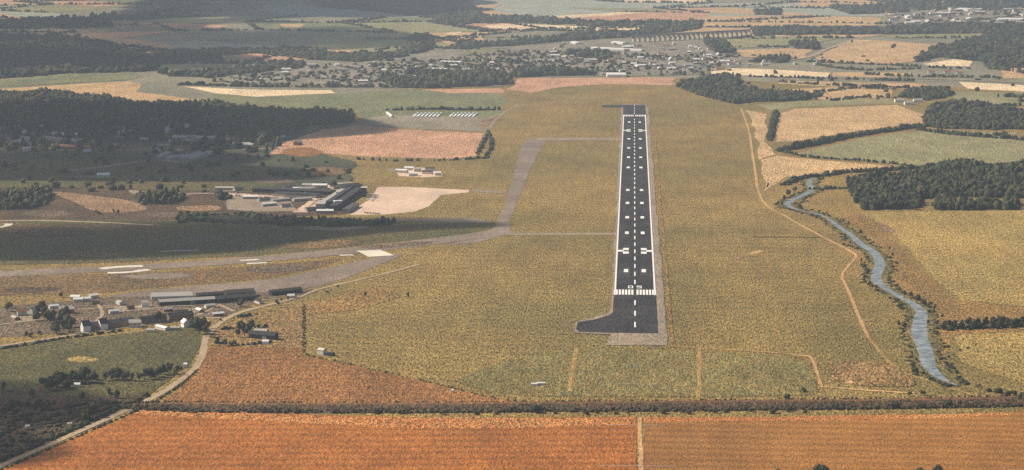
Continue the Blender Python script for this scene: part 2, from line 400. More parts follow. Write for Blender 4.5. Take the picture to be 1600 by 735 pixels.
# airfield tints
field('pasture', g_olive2, [(880, 546), (1060, 545), (1270, 556), (1283, 606), (1280, 622), (860, 624), (780, 618), (700, 600), (760, 570)], 6, smooth=1)
field('pasture', g_fgreen, [(560, 176), (790, 168), (770, 200), (760, 206), (640, 202), (560, 196)], 4)
field('pasture', g_fgreen, [(330, 146), (400, 152), (525, 146), (655, 140), (785, 146), (800, 160), (770, 172), (560, 180), (330, 161)], 4)
field('rough_grass', g_mauve, [(560, 186), (610, 180), (770, 184), (758, 206), (640, 202), (560, 195)], 3)
field('stubble_field', g_pink, [(415, 242), (440, 225), (500, 203), (560, 196), (640, 203), (757, 208), (746, 244), (700, 249), (580, 246), (500, 240)], 3)
field('stubble_field', g_lit, [(748, 190), (775, 180), (790, 176), (765, 200), (752, 203)], 3)
field('orange_field', g_tan, [(-300, 142), (0, 139), (80, 134), (200, 127), (225, 132), (215, 144), (330, 158), (340, 163), (240, 163), (160, 153), (0, 144), (-300, 150)], 3)
field('stubble_field', g_cream, [(285, 135), (400, 140), (520, 141), (526, 146), (400, 152), (330, 146)], 3)
field('stubble_field', g_pink, [(655, 140), (785, 138), (790, 146), (700, 146)], 3)
field('stubble_field', g_pink, [(786, 140), (812, 122), (960, 121), (1010, 120), (1062, 122), (1052, 134), (960, 132), (880, 137), (830, 146)], 5)
for m_, pts_ in [
    (g_pink, [(75, 4), (110, 0), (180, 4), (192, 8), (150, 11), (90, 8)]),
    (g_pink, [(175, 34), (290, 37), (362, 41), (330, 47), (240, 43)]),
    (g_tan, [(35, 50), (60, 47), (177, 46), (165, 53), (60, 56)]),
    (g_tan, [(140, 58), (210, 62), (288, 73), (240, 78), (190, 69)]),
    (g_pink, [(350, 85), (400, 84), (478, 92), (420, 98)]),
    (g_olive, [(245, 104), (290, 97), (360, 101), (330, 109), (250, 113)]),
    (g_fgreen, [(-100, 132), (0, 126), (100, 117), (200, 112), (228, 120), (200, 126), (0, 137), (-100, 138)]),
    (g_tan, [(436, 38), (478, 38), (470, 43), (438, 42)]),
    (g_tan, [(280, 20), (318, 19), (312, 24), (284, 24)]),
    (g_olive, [(480, 60), (540, 46), (660, 42), (668, 58), (640, 78), (570, 82), (500, 76)]),
    (g_tan, [(675, 62), (700, 57), (762, 58), (755, 70), (700, 71)]),
    (g_cream, [(690, 54), (700, 51), (722, 50), (716, 55)]),
    (g_cream, [(733, 55), (738, 53), (758, 53), (752, 57)]),
    (g_cream, [(755, 41), (800, 37), (918, 42), (900, 48), (800, 46), (764, 45)]),
    (g_cream, [(925, 43), (1032, 44), (1020, 51), (930, 49)]),
    (g_pink, [(860, 31), (1000, 21), (1112, 13), (1108, 30), (1060, 34), (960, 39), (900, 36)]),
    (g_tan, [(1108, 26), (1215, 24), (1378, 28), (1372, 41), (1100, 43), (1060, 42)]),
    (g_tan, [(1240, 7), (1290, 0), (1392, 0), (1385, 9), (1360, 12), (1260, 12)]),
    (g_olive, [(1360, 55), (1525, 53), (1515, 61), (1400, 61)]),
    (g_tan, [(1260, 97), (1330, 62), (1400, 65), (1464, 71), (1462, 86), (1430, 97), (1400, 101)]),
    (g_olive, [(1100, 58), (1170, 57), (1320, 58), (1280, 68), (1160, 76), (1100, 66)]),
    (g_tan, [(1145, 79), (1230, 76), (1272, 78), (1258, 92), (1150, 90)]),
    (g_cream, [(1086, 105), (1200, 108), (1300, 114), (1296, 121), (1200, 120), (1096, 115)]),
    (g_tan, [(1300, 113), (1400, 113), (1440, 117), (1380, 121), (1298, 120)]),
    (g_cream, [(1440, 101), (1490, 93), (1520, 96), (1516, 105), (1450, 104)]),
    (g_tan, [(1562, 111), (1600, 103), (1750, 100), (1750, 125), (1566, 124)]),
    (g_tan, [(1215, 126), (1440, 130), (1480, 140), (1300, 136), (1215, 131)]),
    (g_cream, [(1495, 128), (1750, 140), (1750, 152), (1510, 139)]),
    (g_olive, [(1480, 142), (1750, 150), (1750, 172), (1530, 162), (1490, 155)]),
    (g_tan, [(1222, 140), (1300, 136), (1400, 139), (1392, 152), (1300, 158), (1250, 152)]),
    (g_olive, [(1180, 164), (1250, 158), (1390, 154), (1400, 162), (1240, 168), (1215, 176)]),
    (g_tan, [(1215, 178), (1240, 170), (1400, 164), (1450, 180), (1455, 190), (1340, 206), (1240, 222), (1207, 222)]),
    (g_olive, [(1240, 240), (1350, 215), (1430, 205), (1600, 218), (1900, 228), (1900, 264), (1540, 258), (1420, 260)]),
    (g_olive, [(1445, 203), (1592, 207), (1585, 217), (1470, 210)]),
    (g_tan, [(1215, 243), (1260, 248), (1410, 261), (1340, 272), (1230, 277), (1195, 300), (1186, 250)]),
    (g_tan, [(1163, 172), (1200, 178), (1200, 225), (1214, 242), (1186, 250), (1177, 200)]),
    (g_gold, [(1345, 332), (1450, 330), (1900, 326), (1900, 486), (1600, 479), (1500, 470), (1455, 432), (1405, 376)]),
    (g_gold, [(1490, 524), (1600, 518), (1900, 510), (1900, 640), (1600, 600), (1560, 588), (1500, 566)]),
]:
    field('farm_field', m_, pts_, 3)
field('rough_ground', g_rough, [(1310, 336), (1345, 331), (1400, 378), (1450, 432), (1500, 470), (1600, 480), (1900, 488), (1900, 512), (1600, 518), (1490, 524), (1470, 560), (1460, 500), (1400, 440), (1380, 390)], 4, soft=.35)
field('bare_ground', g_lit, [(1366, 346), (1385, 349), (1404, 362), (1392, 366), (1372, 356)], 3, 12, smooth=1)
field('town_ground', g_town, [(780, 78), (930, 62), (1000, 66), (1100, 70), (1165, 88), (1160, 104), (1096, 118), (980, 121), (800, 118), (700, 108), (700, 92)], 6)
field('town_ground', g_town, [(330, 128), (400, 104), (560, 100), (700, 96), (790, 116), (790, 136), (600, 139), (480, 138)], 6)
field('town_ground', g_town, [(1380, 24), (1420, 18), (1600, 14), (1900, 14), (1900, 40), (1480, 42), (1388, 36)], 6)

# worn and lush patches on the airfield
g_w1 = GM('parched_airfield_grass', (154, 128, 74), (144, 122, 70), patch=.01); g_w2 = GM('lush_airfield_grass', (136, 120, 70), (126, 114, 66), patch=.01)
# streets and yards of the shaded town
for pl in [[(60, 216), (90, 220), (130, 224)], [(20, 232), (80, 232), (140, 233)], [(180, 214), (240, 212), (290, 214)], [(268, 224), (340, 225), (400, 223)], [(100, 268), (150, 262), (240, 250)], [(350, 236), (420, 232), (470, 236)], [(300, 196), (350, 198), (400, 195)], [(110, 277), (150, 276)]]:
    ribbon('town_street', g_should, pl, 14, .5)
for q in [[(244, 252), (262, 243), (330, 240), (328, 246), (290, 256)], [(272, 222), (340, 224), (336, 228), (276, 226)], [(195, 208), (212, 208), (214, 213), (194, 213)], [(200, 297), (240, 300), (244, 308), (210, 306)]]:
    field('yard', g_should, q, 3)
# paved areas
field('apron', g_apron, [(546, 336), (560, 322), (578, 310), (590, 292), (640, 292), (735, 297), (733, 301), (690, 305), (672, 322), (650, 331), (600, 336)], 1, 20)
field('apron', g_grey, [(596, 341), (660, 341), (742, 341), (776, 348), (740, 349), (660, 347), (598, 346)], 1.5)
field('taxiway', g_grey, [(778, 340), (788, 322), (803, 270), (814, 228), (826, 216), (856, 216), (846, 232), (828, 268), (808, 320), (796, 344), (800, 366), (745, 380), (690, 385), (760, 364), (775, 352)], 1, 25)
ribbon('taxiway', g_grey, [(735, 299), (765, 300), (790, 301)], 22, .05)
ribbon('taxiway', g_should, [(840, 217.5), (900, 217.5), (975, 217.5)], 44, .1)
ribbon('taxiway', g_should, [(790, 366), (860, 366), (965, 366)], 17, .1)
ribbon('old_runway', g_grey, [(-300, 446), (0, 429), (240, 417), (400, 406), (550, 392), (700, 375), (790, 362)], 42, .05)
field('concrete_slab', g_slab, [(557, 392.5), (594, 391), (616, 399.5), (576, 402)], 0)
ribbon('concrete_slab', g_slab, [(531, 399.8), (541, 399.3), (552, 399)], 8, .1)
ribbon('concrete_slab', g_slab, [(157, 420.5), (180, 418), (200, 417), (223, 416)], 11, .15)
ribbon('concrete_slab', g_slab, [(168, 427), (200, 426), (234, 421.8)], 10, .15)
ribbon('concrete_slab', g_slab, [(375, 407.7), (390, 406.8), (403, 405.8)], 7, .1)
ribbon('concrete_slab', g_slab, [(386, 412.6), (400, 412), (417, 411)], 7, .1)
ribbon('concrete_slab', g_slab, [(250, 393.5), (280, 392.5), (310, 391.5)], 3.5, .3)
for m_, q in [(g_scrubg, [(20, 356), (120, 352), (180, 366), (90, 374), (10, 370)]), (g_yard, [(240, 372), (330, 366), (380, 374), (300, 384)]), (g_brown, [(420, 380), (520, 372), (600, 376), (520, 390), (440, 392)]),
              (g_brown, [(60, 396), (160, 390), (230, 398), (140, 406)]), (g_grey, [(150, 432), (280, 424), (330, 432), (240, 440)]), (g_yard, [(360, 420), (470, 412), (500, 420), (400, 432)]), (g_scrubg, [(-20, 452), (60, 446), (120, 452), (40, 462)]),
              (g_yard, [(540, 386), (640, 378), (700, 376), (660, 386), (580, 392)]), (g_grey, [(440, 356), (560, 350), (600, 356), (520, 364)]), (g_yard, [(200, 334), (300, 330), (340, 338), (240, 342)]), (g_yard, [(20, 330), (100, 326), (130, 338), (40, 342)]),
              (g_brown, [(440, 262), (540, 258), (560, 272), (470, 280)]), (g_yard, [(380, 280), (450, 276), (480, 286), (400, 290)]), (g_rust, [(420, 238), (480, 226), (520, 240), (470, 250)])]:
    field('rough_ground', m_, q, 6, 20, smooth=1, soft=1.6)
ribbon('old_taxiway', g_road, [(-60, 346), (60, 345), (160, 348), (240, 352)], 8, .3)
ribbon('concrete_slab', g_slab, [(-30, 361), (8, 354), (14, 350)], 9, .1)

# roads and tracks
ribbon('country_road', g_road, [(-200, 820), (-20, 738), (60, 703), (150, 663), (235, 624), (280, 596), (305, 575), (318, 550), (322, 527), (345, 504), (372, 490), (400, 482), (440, 472), (470, 464)], 6.5, .08)
ribbon('farm_track', g_road, [(470, 464), (500, 452), (560, 438), (610, 426), (654, 414)], 5, .2)
ribbon('country_road', g_road, [(-200, 566), (0, 541), (100, 526), (180, 514), (240, 506), (290, 499), (345, 497)], 6.5, .08)
ribbon('farm_track', g_road, [(345, 477), (352, 481), (366, 487)], 5, .1)
ribbon('farm_track', g_should, [(160, 478), (240, 482), (300, 474), (400, 470), (440, 467)], 5, .3)
ribbon('perimeter_track', g_path, [(1158, 170), (1170, 205), (1178, 255), (1190, 312), (1230, 340), (1275, 365), (1300, 378), (1330, 394), (1337, 402), (1322, 420), (1316, 433), (1326, 456), (1340, 490), (1357, 528)], 3.6, .25)
ribbon('perimeter_track', g_fpath, [(1357, 528), (1385, 562), (1420, 585), (1470, 602), (1520, 618)], 3.2, .3)
ribbon('perimeter_track', g_fpath, [(1040, 541), (1100, 545), (1200, 551), (1268, 558)], 6, .3)
ribbon('perimeter_track', g_path, [(1240, 556), (1266, 559), (1276, 580), (1283, 605)], 3, .3)
ribbon('perimeter_track', g_path, [(1283, 605), (1360, 611), (1430, 615)], 5, .3)
ribbon('mown_strip', g_fpath, [(901, 545), (895, 575), (889, 612)], 3.2, .4)
ribbon('mown_strip', g_fpath, [(1092, 545), (1092, 580), (1091, 622)], 3.6, .4)
ribbon('perimeter_track', g_rough, [(RX + 37, 2220), (RX + 37, 3400), (RX + 38, 4400)], 3.2, .3, world=True, n=20)
ribbon('farm_track', g_scrubg, [(1176, 371), (1230, 371), (1280, 372)], 5, .3)
ribbon('farm_track', g_should, [(765, 200), (780, 182), (810, 164)], 6, .2)
field('bare_ground', g_path, [(1168, 395), (1182, 391), (1196, 391), (1188, 396), (1172, 399)], 2, 10, smooth=1)
field('bare_ground', g_lit, [(1146, 401), (1156, 397), (1164, 404), (1152, 409)], 2, 10, smooth=1)
field('bare_ground', g_path, [(1316, 583), (1330, 580), (1336, 585), (1322, 589)], 2, 10, smooth=1)
field('bare_ground', g_rust2, [(1290, 562), (1400, 566), (1440, 600), (1420, 608), (1300, 604)], 4, 15, smooth=1)
field('bare_ground', g_path, [(1316, 597), (1330, 594), (1338, 599), (1322, 602)], 2, 10, smooth=1)
ribbon('country_road', g_road, [(1170, 105), (1262, 90), (1290, 78), (1340, 62), (1400, 52), (1500, 50)], 14, .2)
ribbon('country_road', g_road, [(1180, 120), (1300, 122), (1450, 124), (1700, 134)], 12, .2)

# ------------------------------------------------------------------ river
def river():
    pts = [(1290, 340, 2.5), (1312, 356, 4.5), (1330, 368, 5), (1345, 382, 7), (1365, 395, 8), (1375, 412, 8.5), (1370, 428, 9), (1370, 440, 9), (1386, 453, 5.5),
           (1405, 464, 6), (1424, 474, 7), (1439, 488, 9.5), (1437, 505, 12), (1437, 525, 13), (1446, 550, 12.5), (1452, 573, 11), (1466, 588, 9), (1482, 598, 4), (1496, 603, 2)]
    up = [(1272, 276, 2), (1264, 287, 4.5), (1268, 298, 5), (1252, 307, 5), (1238, 313, 6), (1230, 320, 5.5), (1244, 328, 2.5), (1268, 333, 2.5), (1290, 340, 2.5)]
    al = up + pts[1:]
    L_, R_ = [], []
    c = spline([(p[0], p[1]) for p in al], 6)
    K = len(c); V = []; bank = []
    for i, p in enumerate(c):
        t = i / (K - 1) * (len(al) - 1); j = min(len(al) - 2, int(t)); h = al[j][2] * (1 - (t - j)) + al[j + 1][2] * (t - j)
        a = c[max(0, i - 1)]; b = c[min(K - 1, i + 1)]
        wa, wb, wp = Vector(P(*a)), Vector(P(*b)), Vector(P(*p))
        d = (wb - wa).normalized(); nr = Vector((-d.y, d.x))
        hw = abs(P(p.x + h, p.y)[0] - wp.x) * max(0.55, abs(d.y)) * random.uniform(.84, 1.06)
        V += [wp + nr * hw, wp - nr * hw]; bank += [wp + nr * (hw + random.uniform(5, 13)), wp - nr * (hw + random.uniform(4, 12))]
    zz = level([v.x for v in bank], [v.y for v in bank])
    q = [[2 * i, 2 * i + 1, 2 * i + 3, 2 * i + 2] for i in range(K - 1)]
    tag(link('river_bank', quadmesh('river_bank', [(v.x, v.y, zz) for v in bank], q), None, g_bank), kind='structure')
    m = bpy.data.materials.new('river_water'); m.use_nodes = True; N = m.node_tree.nodes; L = m.node_tree.links
    b = N['Principled BSDF']; b.inputs['Base Color'].default_value = (0.22, 0.25, 0.26, 1); b.inputs['Roughness'].default_value = 0.3
    b.inputs['IOR'].default_value = 1.33
    n = N.new('ShaderNodeTexNoise'); n.inputs['Scale'].default_value = 0.25; n.inputs['Detail'].default_value = 4; tc = N.new('ShaderNodeTexCoord')
    L.new(tc.outputs['Object'], n.inputs['Vector']); bp = N.new('ShaderNodeBump'); bp.inputs['Strength'].default_value = 0.9; bp.inputs['Distance'].default_value = 0.6
    L.new(n.outputs['Fac'], bp.inputs['Height'])
    n2 = N.new('ShaderNodeTexNoise'); n2.inputs['Scale'].default_value = .09; n2.inputs['Detail'].default_value = 6; n2.inputs['Roughness'].default_value = .8; L.new(tc.outputs['Object'], n2.inputs['Vector'])
    cr = N.new('ShaderNodeValToRGB'); cr.color_ramp.elements[0].position = .38; cr.color_ramp.elements[0].color = (.10, .13, .14, 1); cr.color_ramp.elements[1].position = .64; cr.color_ramp.elements[1].color = (.42, .44, .43, 1)  # pale end of the ramp paints glints into the water colour
    L.new(n2.outputs['Fac'], cr.inputs['Fac']); L.new(cr.outputs[0], b.inputs['Base Color'])
    L.new(bp.outputs[0], b.inputs['Normal'])
    tag(link('river', quadmesh('river', [(v.x, v.y, zz + 0.03) for v in V], q), None, m), kind='structure')
    return c, V, bank
riv_c, riv_V, riv_B = river()

# ------------------------------------------------------------------ runway
TH0 = P(992, 461.7)[1]                 # near threshold
TH1 = P(991, 180.2)[1]                 # far threshold
E0 = P(992, 521.5)[1]; E1 = P(991, 164.5)[1]
def sheet(name, x0, x1, y0, y1, z, m, parent=None):
    me = quadmesh(name, [(x0, y0, z), (x1, y0, z), (x1, y1, z), (x0, y1, z)], [[0, 1, 2, 3]])
    return link(name, me, parent, m)
zs = 0.5
field('shoulder', g_should, [(p[0], p[1]) for p in [(944, 541), (952, 524), (893, 521), (898, 504), (951, 489), (954, 470)]] + [(969.5, 170), (972, 163), (1011, 163), (1014, 170), (1039, 470), (1044, 541)], 1.5, 25, z=zs)
rw = tag(sheet('runway', RX - 23.2, RX + 23.2, E0, E1, zs + .1, g_runway), kind='structure')
tp = [P(903, 504), P(930, 500), P(950, 494), P(957, 489)]
pad = quadmesh('turning_pad', [(*tp[0], zs + .05), (*tp[1], zs + .05), (*tp[2], zs + .05), (*tp[3], zs + .05), (RX - 23, tp[3][1], zs + .05), (RX - 23, E0, zs + .05), (*P(905, 519.5), zs + .05), (*P(900, 515), zs + .05)], [list(range(7, -1, -1))])
tag(link('turning_pad', pad, None, g_runway), kind='structure')
_q = [(*P(a, b), zs + .05) for a, b in [(940, 168), (975, 168.6), (975, 164.6), (942, 164.8)]]
tag(link('turning_pad', quadmesh('turning_pad', _q, [[0, 1, 2, 3]]), None, g_runway), kind='structure')
g_rub = GM('rubber_streaked_asphalt', (52, 49, 50), (60, 57, 58), patch=.02, amp=.4, hue=.05)
for xo, y0_, y1_, w_ in ((-4.2, 90, 900, 3.2), (4.2, 110, 820, 3.0), (-4.4, 1500, 2000, 2.6), (4.2, 1450, 1980, 2.8)):
    ribbon('tyre_marks', g_rub, [(RX + xo, TH0 + y0_), (RX + xo + .3, TH0 + (y0_ + y1_) / 2), (RX + xo, TH0 + y1_)], w_, .5, z=zs + .13, world=True, n=20, parent=rw)
M_mark = plain_mat('runway_paint', (0.86, 0.84, 0.78), 0.7, 0.2, 0.1, 0.3)
zm = zs + .16
def mark(name, x0, x1, y0, y1, par=None):
    return sheet(name, x0, x1, y0, y1, zm, M_mark, par or rw)
for s in (-1, 1):
    a, b = sorted((RX + s * 21.0, RX + s * 22.9)); mark('edge_line', a, b, TH0, TH1)
def threshold(yt, dr):
    for s in (-1, 1):
        for k in range(6):
            xa = 1.7 + k * 3.45
            a, b = sorted((RX + s * xa, RX + s * (xa + 2.35))); y0, y1 = sorted((yt + dr * 0, yt + dr * 34)); mark('threshold_stripe', a, b, y0, y1)
        a, b = sorted((RX + s * 21.0, RX + s * 23.15)); y0, y1 = sorted((yt - dr * 1, yt + dr * 34)); mark('threshold_stripe', a, b, y0, y1 )
# the last stripe overlaps the edge line: keep it 3 mm proud
threshold(TH0, 1); threshold(TH1, -1)
for o in list(rw.children):
    if o.name.startswith('threshold_stripe') : o.location.z = 0.01
y = TH0 + 72
while y < TH1 - 70:
    mark('centre_dash', RX - .75, RX + .75, y, y + 30); y += 59.2
for a, b in ((TH0 - 66, 0), (TH0 - 132, 0), (TH0 - 198, 0)):
    mark('centre_dash', RX - .8, RX + .8, a, a + 30)
y = TH1 + 20
while y < E1 - 20:
    mark('centre_dash', RX - .75, RX + .75, y, y + 30); y += 60
def blob(name, yc, s, xa=7.8, xb=12.8, ln=23):
    a, b = sorted((RX + s * xa, RX + s * xb))
    me = bpy.data.meshes.new(name); r = 1.2; pts = []
    mark(name, a, b, yc - ln / 2, yc + ln / 2)
for py in (424, 364.8, 340.5, 318, 297.8, 262.5, 246.5, 232, 217.8, 191.5):
    yc = P(992, py)[1]
    for s in (-1, 1): blob('touchdown_mark', yc, s)
for py in (393, 204.6):
    yc = P(992, py)[1]
    for s in (-1, 1):
        for dy in (-15, 15):
            a, b = sorted((RX + s * 7.5, RX + s * 14.5)); mark('aiming_bar', a, b, yc + dy - 9, yc + dy + 9)
        a, b = sorted((RX + s * 14.0, RX + s * 21.4)); o = mark('aiming_bar', a, b, yc - 7, yc + 7); o.location.z = 0.01
# designation: the characters 0 and 5, 14 m high
def glyph(ch, x0, y0, w_, h_):
    t = 1.3; bars = {'0': [(0, 0, t, 1), (w_ - t, 0, w_, 1), (t, 0, w_ - t, 't'), (t, 'h', w_ - t, 1)],
                     '5': [(0, 'h', w_, 1), (0, .5, t, 'h'), (t, .5, w_, .68), (w_ - t, 'l', w_, .5), (0, 0, w_, 't')]}[ch]
    V, Fc = [], []
    for (a, b, c, d) in bars:
        ky = {'t': 0.18, 'h': 0.82, 'l': 0.18}
        b = ky.get(b, b); d = ky.get(d, d)
        i = len(V); V += [(x0 + a, y0 + b * h_, zm), (x0 + c, y0 + b * h_, zm), (x0 + c, y0 + d * h_, zm), (x0 + a, y0 + d * h_, zm)]; Fc.append([i, i + 1, i + 2, i + 3])
    link('designation_number', quadmesh('designation_number', V, Fc), rw, M_mark)
glyph('0', RX - 7.6, TH0 + 44, 5.6, 17); glyph('5', RX + 2.0, TH0 + 44, 5.6, 17)

# ------------------------------------------------------------------ trees
def crown_mesh(name, rad, hh, seed, leaves=130, lumps=7):
    """a lumpy crown: a few jagged lobes plus many leaf clumps on and around them"""
    r = random.Random(seed); V, Fc = [], []
    lob = []
    for i in range(lumps):
        a = r.uniform(0, 2 * math.pi); q = r.uniform(0.15, 0.55) * rad
        lob.append((q * math.cos(a), q * math.sin(a), hh * r.uniform(.38, .78), rad * r.uniform(.38, .6)))
    for (cx, cy, cz, s) in lob:
        rings = [(-.6, .55), (-.1, .95), (.45, .8), (.85, .35)]
        i0 = len(V); n = 7
        for (zz, rr) in rings:
            for k in range(n):
                a = 2 * math.pi * k / n + r.uniform(-.25, .25); f = rr * r.uniform(.75, 1.2)
                V.append((cx + s * f * math.cos(a), cy + s * f * math.sin(a), max(.25, cz + s * (zz + r.uniform(-.15, .15)))))
        V.append((cx, cy, cz + s * 1.02))
        for j in range(3):
            for k in range(n):
                a, b = i0 + j * n + k, i0 + j * n + (k + 1) % n
                Fc.append([a, b, b + n]); Fc.append([a, b + n, a + n])
        for k in range(n): Fc.append([i0 + 3 * n + k, i0 + 3 * n + (k + 1) % n, i0 + 4 * n])
    for i in range(leaves):
        (cx, cy, cz, s) = r.choice(lob)
        d = Vector((r.gauss(0, 1), r.gauss(0, 1), r.gauss(0.2, .8))).normalized()
        c = Vector((cx, cy, cz)) + d * s * r.uniform(.85, 1.25); e = rad * r.uniform(.08, .17)
        t1 = d.orthogonal().normalized(); t1 = Matrix.Rotation(r.uniform(0, 6), 3, d) @ t1; t2 = d.cross(t1)
        i0 = len(V); c.z = max(c.z, .3)
        for k in range(4):
            a = math.pi / 2 * k + r.uniform(-.4, .4); p = c + (t1 * math.cos(a) + t2 * math.sin(a)) * e * r.uniform(.7, 1.3) + d * r.uniform(-.3, .3) * e
            V.append(tuple(p))
        Fc.append([i0, i0 + 1, i0 + 2, i0 + 3])
    return quadmesh(name, V, Fc)
def trunk_mesh(name, h, r0, seed):
    r = random.Random(seed); V, Fc = [], []
    def limb(a, b, ra, rb, n=6):
        d = (b - a).normalized(); t1 = d.orthogonal().normalized(); t2 = d.cross(t1); i0 = len(V)
        for (p, rr) in ((a, ra), (b, rb)):
            for k in range(n): V.append(tuple(p + (t1 * math.cos(6.2832 * k / n) + t2 * math.sin(6.2832 * k / n)) * rr))
        for k in range(n): Fc.append([i0 + k, i0 + (k + 1) % n, i0 + n + (k + 1) % n, i0 + n + k])
    top = Vector((r.uniform(-.3, .3), r.uniform(-.3, .3), h * .5)); limb(Vector((0, 0, -.3)), top, r0, r0 * .6)
    for i in range(4):
        a = 1.57 * i + r.uniform(-.5, .5); limb(top, top + Vector((math.cos(a) * h * .22, math.sin(a) * h * .22, h * .25)), r0 * .45, r0 * .15, 4)
    return quadmesh(name, V, Fc)
TREE_K = []
for i in range(5):
    rad, hh = [(5.2, 11), (6, 12), (4.4, 12), (5.6, 10), (4.8, 13)][i]
    cm = crown_mesh('tree_crown', rad, hh, 40 + i); cm.materials.append(LEAF1)
    tm = trunk_mesh('tree_trunk', hh, .45, 60 + i); tm.materials.append(BARK)
    TREE_K.append((tm, cm))
BUSH_K = []
for i in range(4):
    cm = crown_mesh('bush_foliage', [3.2, 4, 2.8, 3.6][i], [3.2, 3.6, 4, 3][i], 80 + i, 90, 5); cm.materials.append(LEAF1)
    tm = trunk_mesh('bush_stem', 3, .15, 90 + i); tm.materials.append(BARK)
    BUSH_K.append((tm, cm))
NTREE = [0]
def tree(x, y, s, label, group, bush=False, sq=1.0, z=0.0):
    k = random.choice(BUSH_K if bush else TREE_K)
    e = empty('bush' if bush else 'tree', (x, y, z), random.uniform(0, 6.28), (s * sq, s * sq, s))
    tag(e, label, 'bush' if bush else 'tree', group)
    link('stem' if bush else 'trunk', k[0], e); link('foliage' if bush else 'crown', k[1], e)
    NTREE[0] += 1
    return e
ORD = ['leftmost'] + [w_ + ' from left' for w_ in 'second third fourth fifth sixth seventh eighth ninth tenth eleventh twelfth thirteenth fourteenth fifteenth sixteenth seventeenth eighteenth nineteenth twentieth twenty-first twenty-second twenty-third twenty-fourth twenty-fifth twenty-sixth'.split()]
def trees_px(pts, label, group, bush=False, smin=.8, smax=1.2, **kw):
    pts = sorted(pts, key=lambda q: q[0]); full = [q for q in pts if len(q) < 4]
    if len(full) <= 11: pts = [q if len(q) > 3 else (*q[:2], q[2] if len(q) > 2 else random.uniform(smin, smax), ORD[full.index(q)] + ' ' + label) for q in pts]
    else:
        k_ = len(pts) / 3.0; pts = [(*q[:2], q[2] if len(q) > 2 else random.uniform(smin, smax), label + ', ' + ['left', 'middle', 'right'][min(2, int(i_ / k_))] + ' third, ' + ORD[min(10, int(i_ - math.ceil(min(2, int(i_ / k_)) * k_)))]) for i_, q in enumerate(pts)]
    for p in pts:
        x, y = P(p[0], p[1]); s = p[2] if len(p) > 2 else random.uniform(smin, smax)
        tree(x, y, s, p[3] if len(p) > 3 else label, group, bush, **kw)
def row_px(a, b, n, jx=2, jy=1):
    return [(a[0] + (b[0] - a[0]) * (i + .5) / n + random.uniform(-jx, jx), a[1] + (b[1] - a[1]) * (i + .5) / n + random.uniform(-jy, jy)) for i in range(n)]

# woods and hedges too dense to count: one mesh each
T_V = []
for (zz, rr, n) in ((0.0, .8, 6), (.5, 1.0, 6), (.85, .6, 5)):
    for k in range(n): T_V.append((rr * math.cos(6.2832 * (k + .5 * (n == 5)) / n), rr * math.sin(6.2832 * (k + .5 * (n == 5)) / n), zz))
T_V.append((0, 0, .98)); T_V = np.array(T_V)
T_F = []
for k in range(6):
    a, b = k, (k + 1) % 6; T_F += [[a, b, b + 6], [a, b + 6, a + 6]]
for k in range(6):
    a, b = 6 + k, 6 + (k + 1) % 6; u = 12 + min(4, int(k * 5 / 6)); T_F.append([a, b, u])
for k in range(5): T_F += [[12 + k, 12 + (k + 1) % 5, 17], [12 + k, 6 + (int((k + 1) * 6 / 5)) % 6, 12 + (k + 1) % 5]]
T_F = np.array(T_F)
TRI = [0]
def clumps(name, xy, rad, hgt, mat, label, cat='woodland', group=None, z0=0.0, rvar=.5, hvar=.45):
    n = len(xy)
    if n == 0: return None
    r = rad * rng.uniform(1 - rvar, 1 + rvar, n); h = hgt * rng.uniform(1 - hvar, 1 + hvar, n)
    a = rng.uniform(0, 6.28, n); ca, sa = np.cos(a), np.sin(a)
    if n > 200: q_ = 1 + .28 * np.sin(xy[:, 0] * .06 + np.sin(xy[:, 1] * .03)) * np.sin(xy[:, 1] * .05); h = h * q_
    tv = T_V[None] * (1 + rng.uniform(-.22, .22, (n, len(T_V), 1))) + rng.uniform(-.1, .1, (n, len(T_V), 3))
    x = (tv[..., 0] * ca[:, None] - tv[..., 1] * sa[:, None]) * r[:, None] + xy[:, 0][:, None]
    y = (tv[..., 0] * sa[:, None] + tv[..., 1] * ca[:, None]) * r[:, None] + xy[:, 1][:, None]
    z = np.maximum(tv[..., 2], -.02) * h[:, None] + z0
    V = np.stack([x, y, z], -1).reshape(-1, 3)
    Fc = (T_F[None] + (np.arange(n) * len(T_V))[:, None, None]).reshape(-1, 3)
    me = arrays_mesh(name, V, Fc); o = link(name, me, None, mat); tag(o, label, cat, group, 'stuff'); TRI[0] += len(Fc)
    return o
def wood(polys, label, sp=9.0, rad=5.5, hgt=11.0, keep=1.0, name='woodland', floor=True, mat=None, cat='woodland'):
    XY = []
    for poly in polys:
        wp = [P(*p) for p in poly]
        xs = [p[0] for p in wp]; ys = [p[1] for p in wp]
        gx, gy = np.meshgrid(np.arange(min(xs), max(xs), sp), np.arange(min(ys), max(ys), sp))
        X = gx.ravel() + rng.uniform(-.45, .45, gx.size) * sp; Y = gy.ravel() + rng.uniform(-.45, .45, gy.size) * sp
        wob = 12 * np.sin(X * .031 + Y * .017) + 8 * np.sin(X * .071 - Y * .04)
        k = inside(X, Y + wob, wp) & (rng.uniform(0, 1, X.size) < keep)
        g = np.sin(X * .021 + 1.3 * np.sin(Y * .011)) + np.sin(Y * .017 + 1.7 * np.sin(X * .013)) + .6 * np.sin((X + Y) * .047)
        lim = 1.75 if sp < 10 else 1.1
        k &= (g < lim) & (g > -2.2)
        XY.append(np.stack([X[k], Y[k]], -1))
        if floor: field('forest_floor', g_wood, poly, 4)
    return clumps(name, np.concatenate(XY), rad, hgt, mat or LEAF, label, cat)
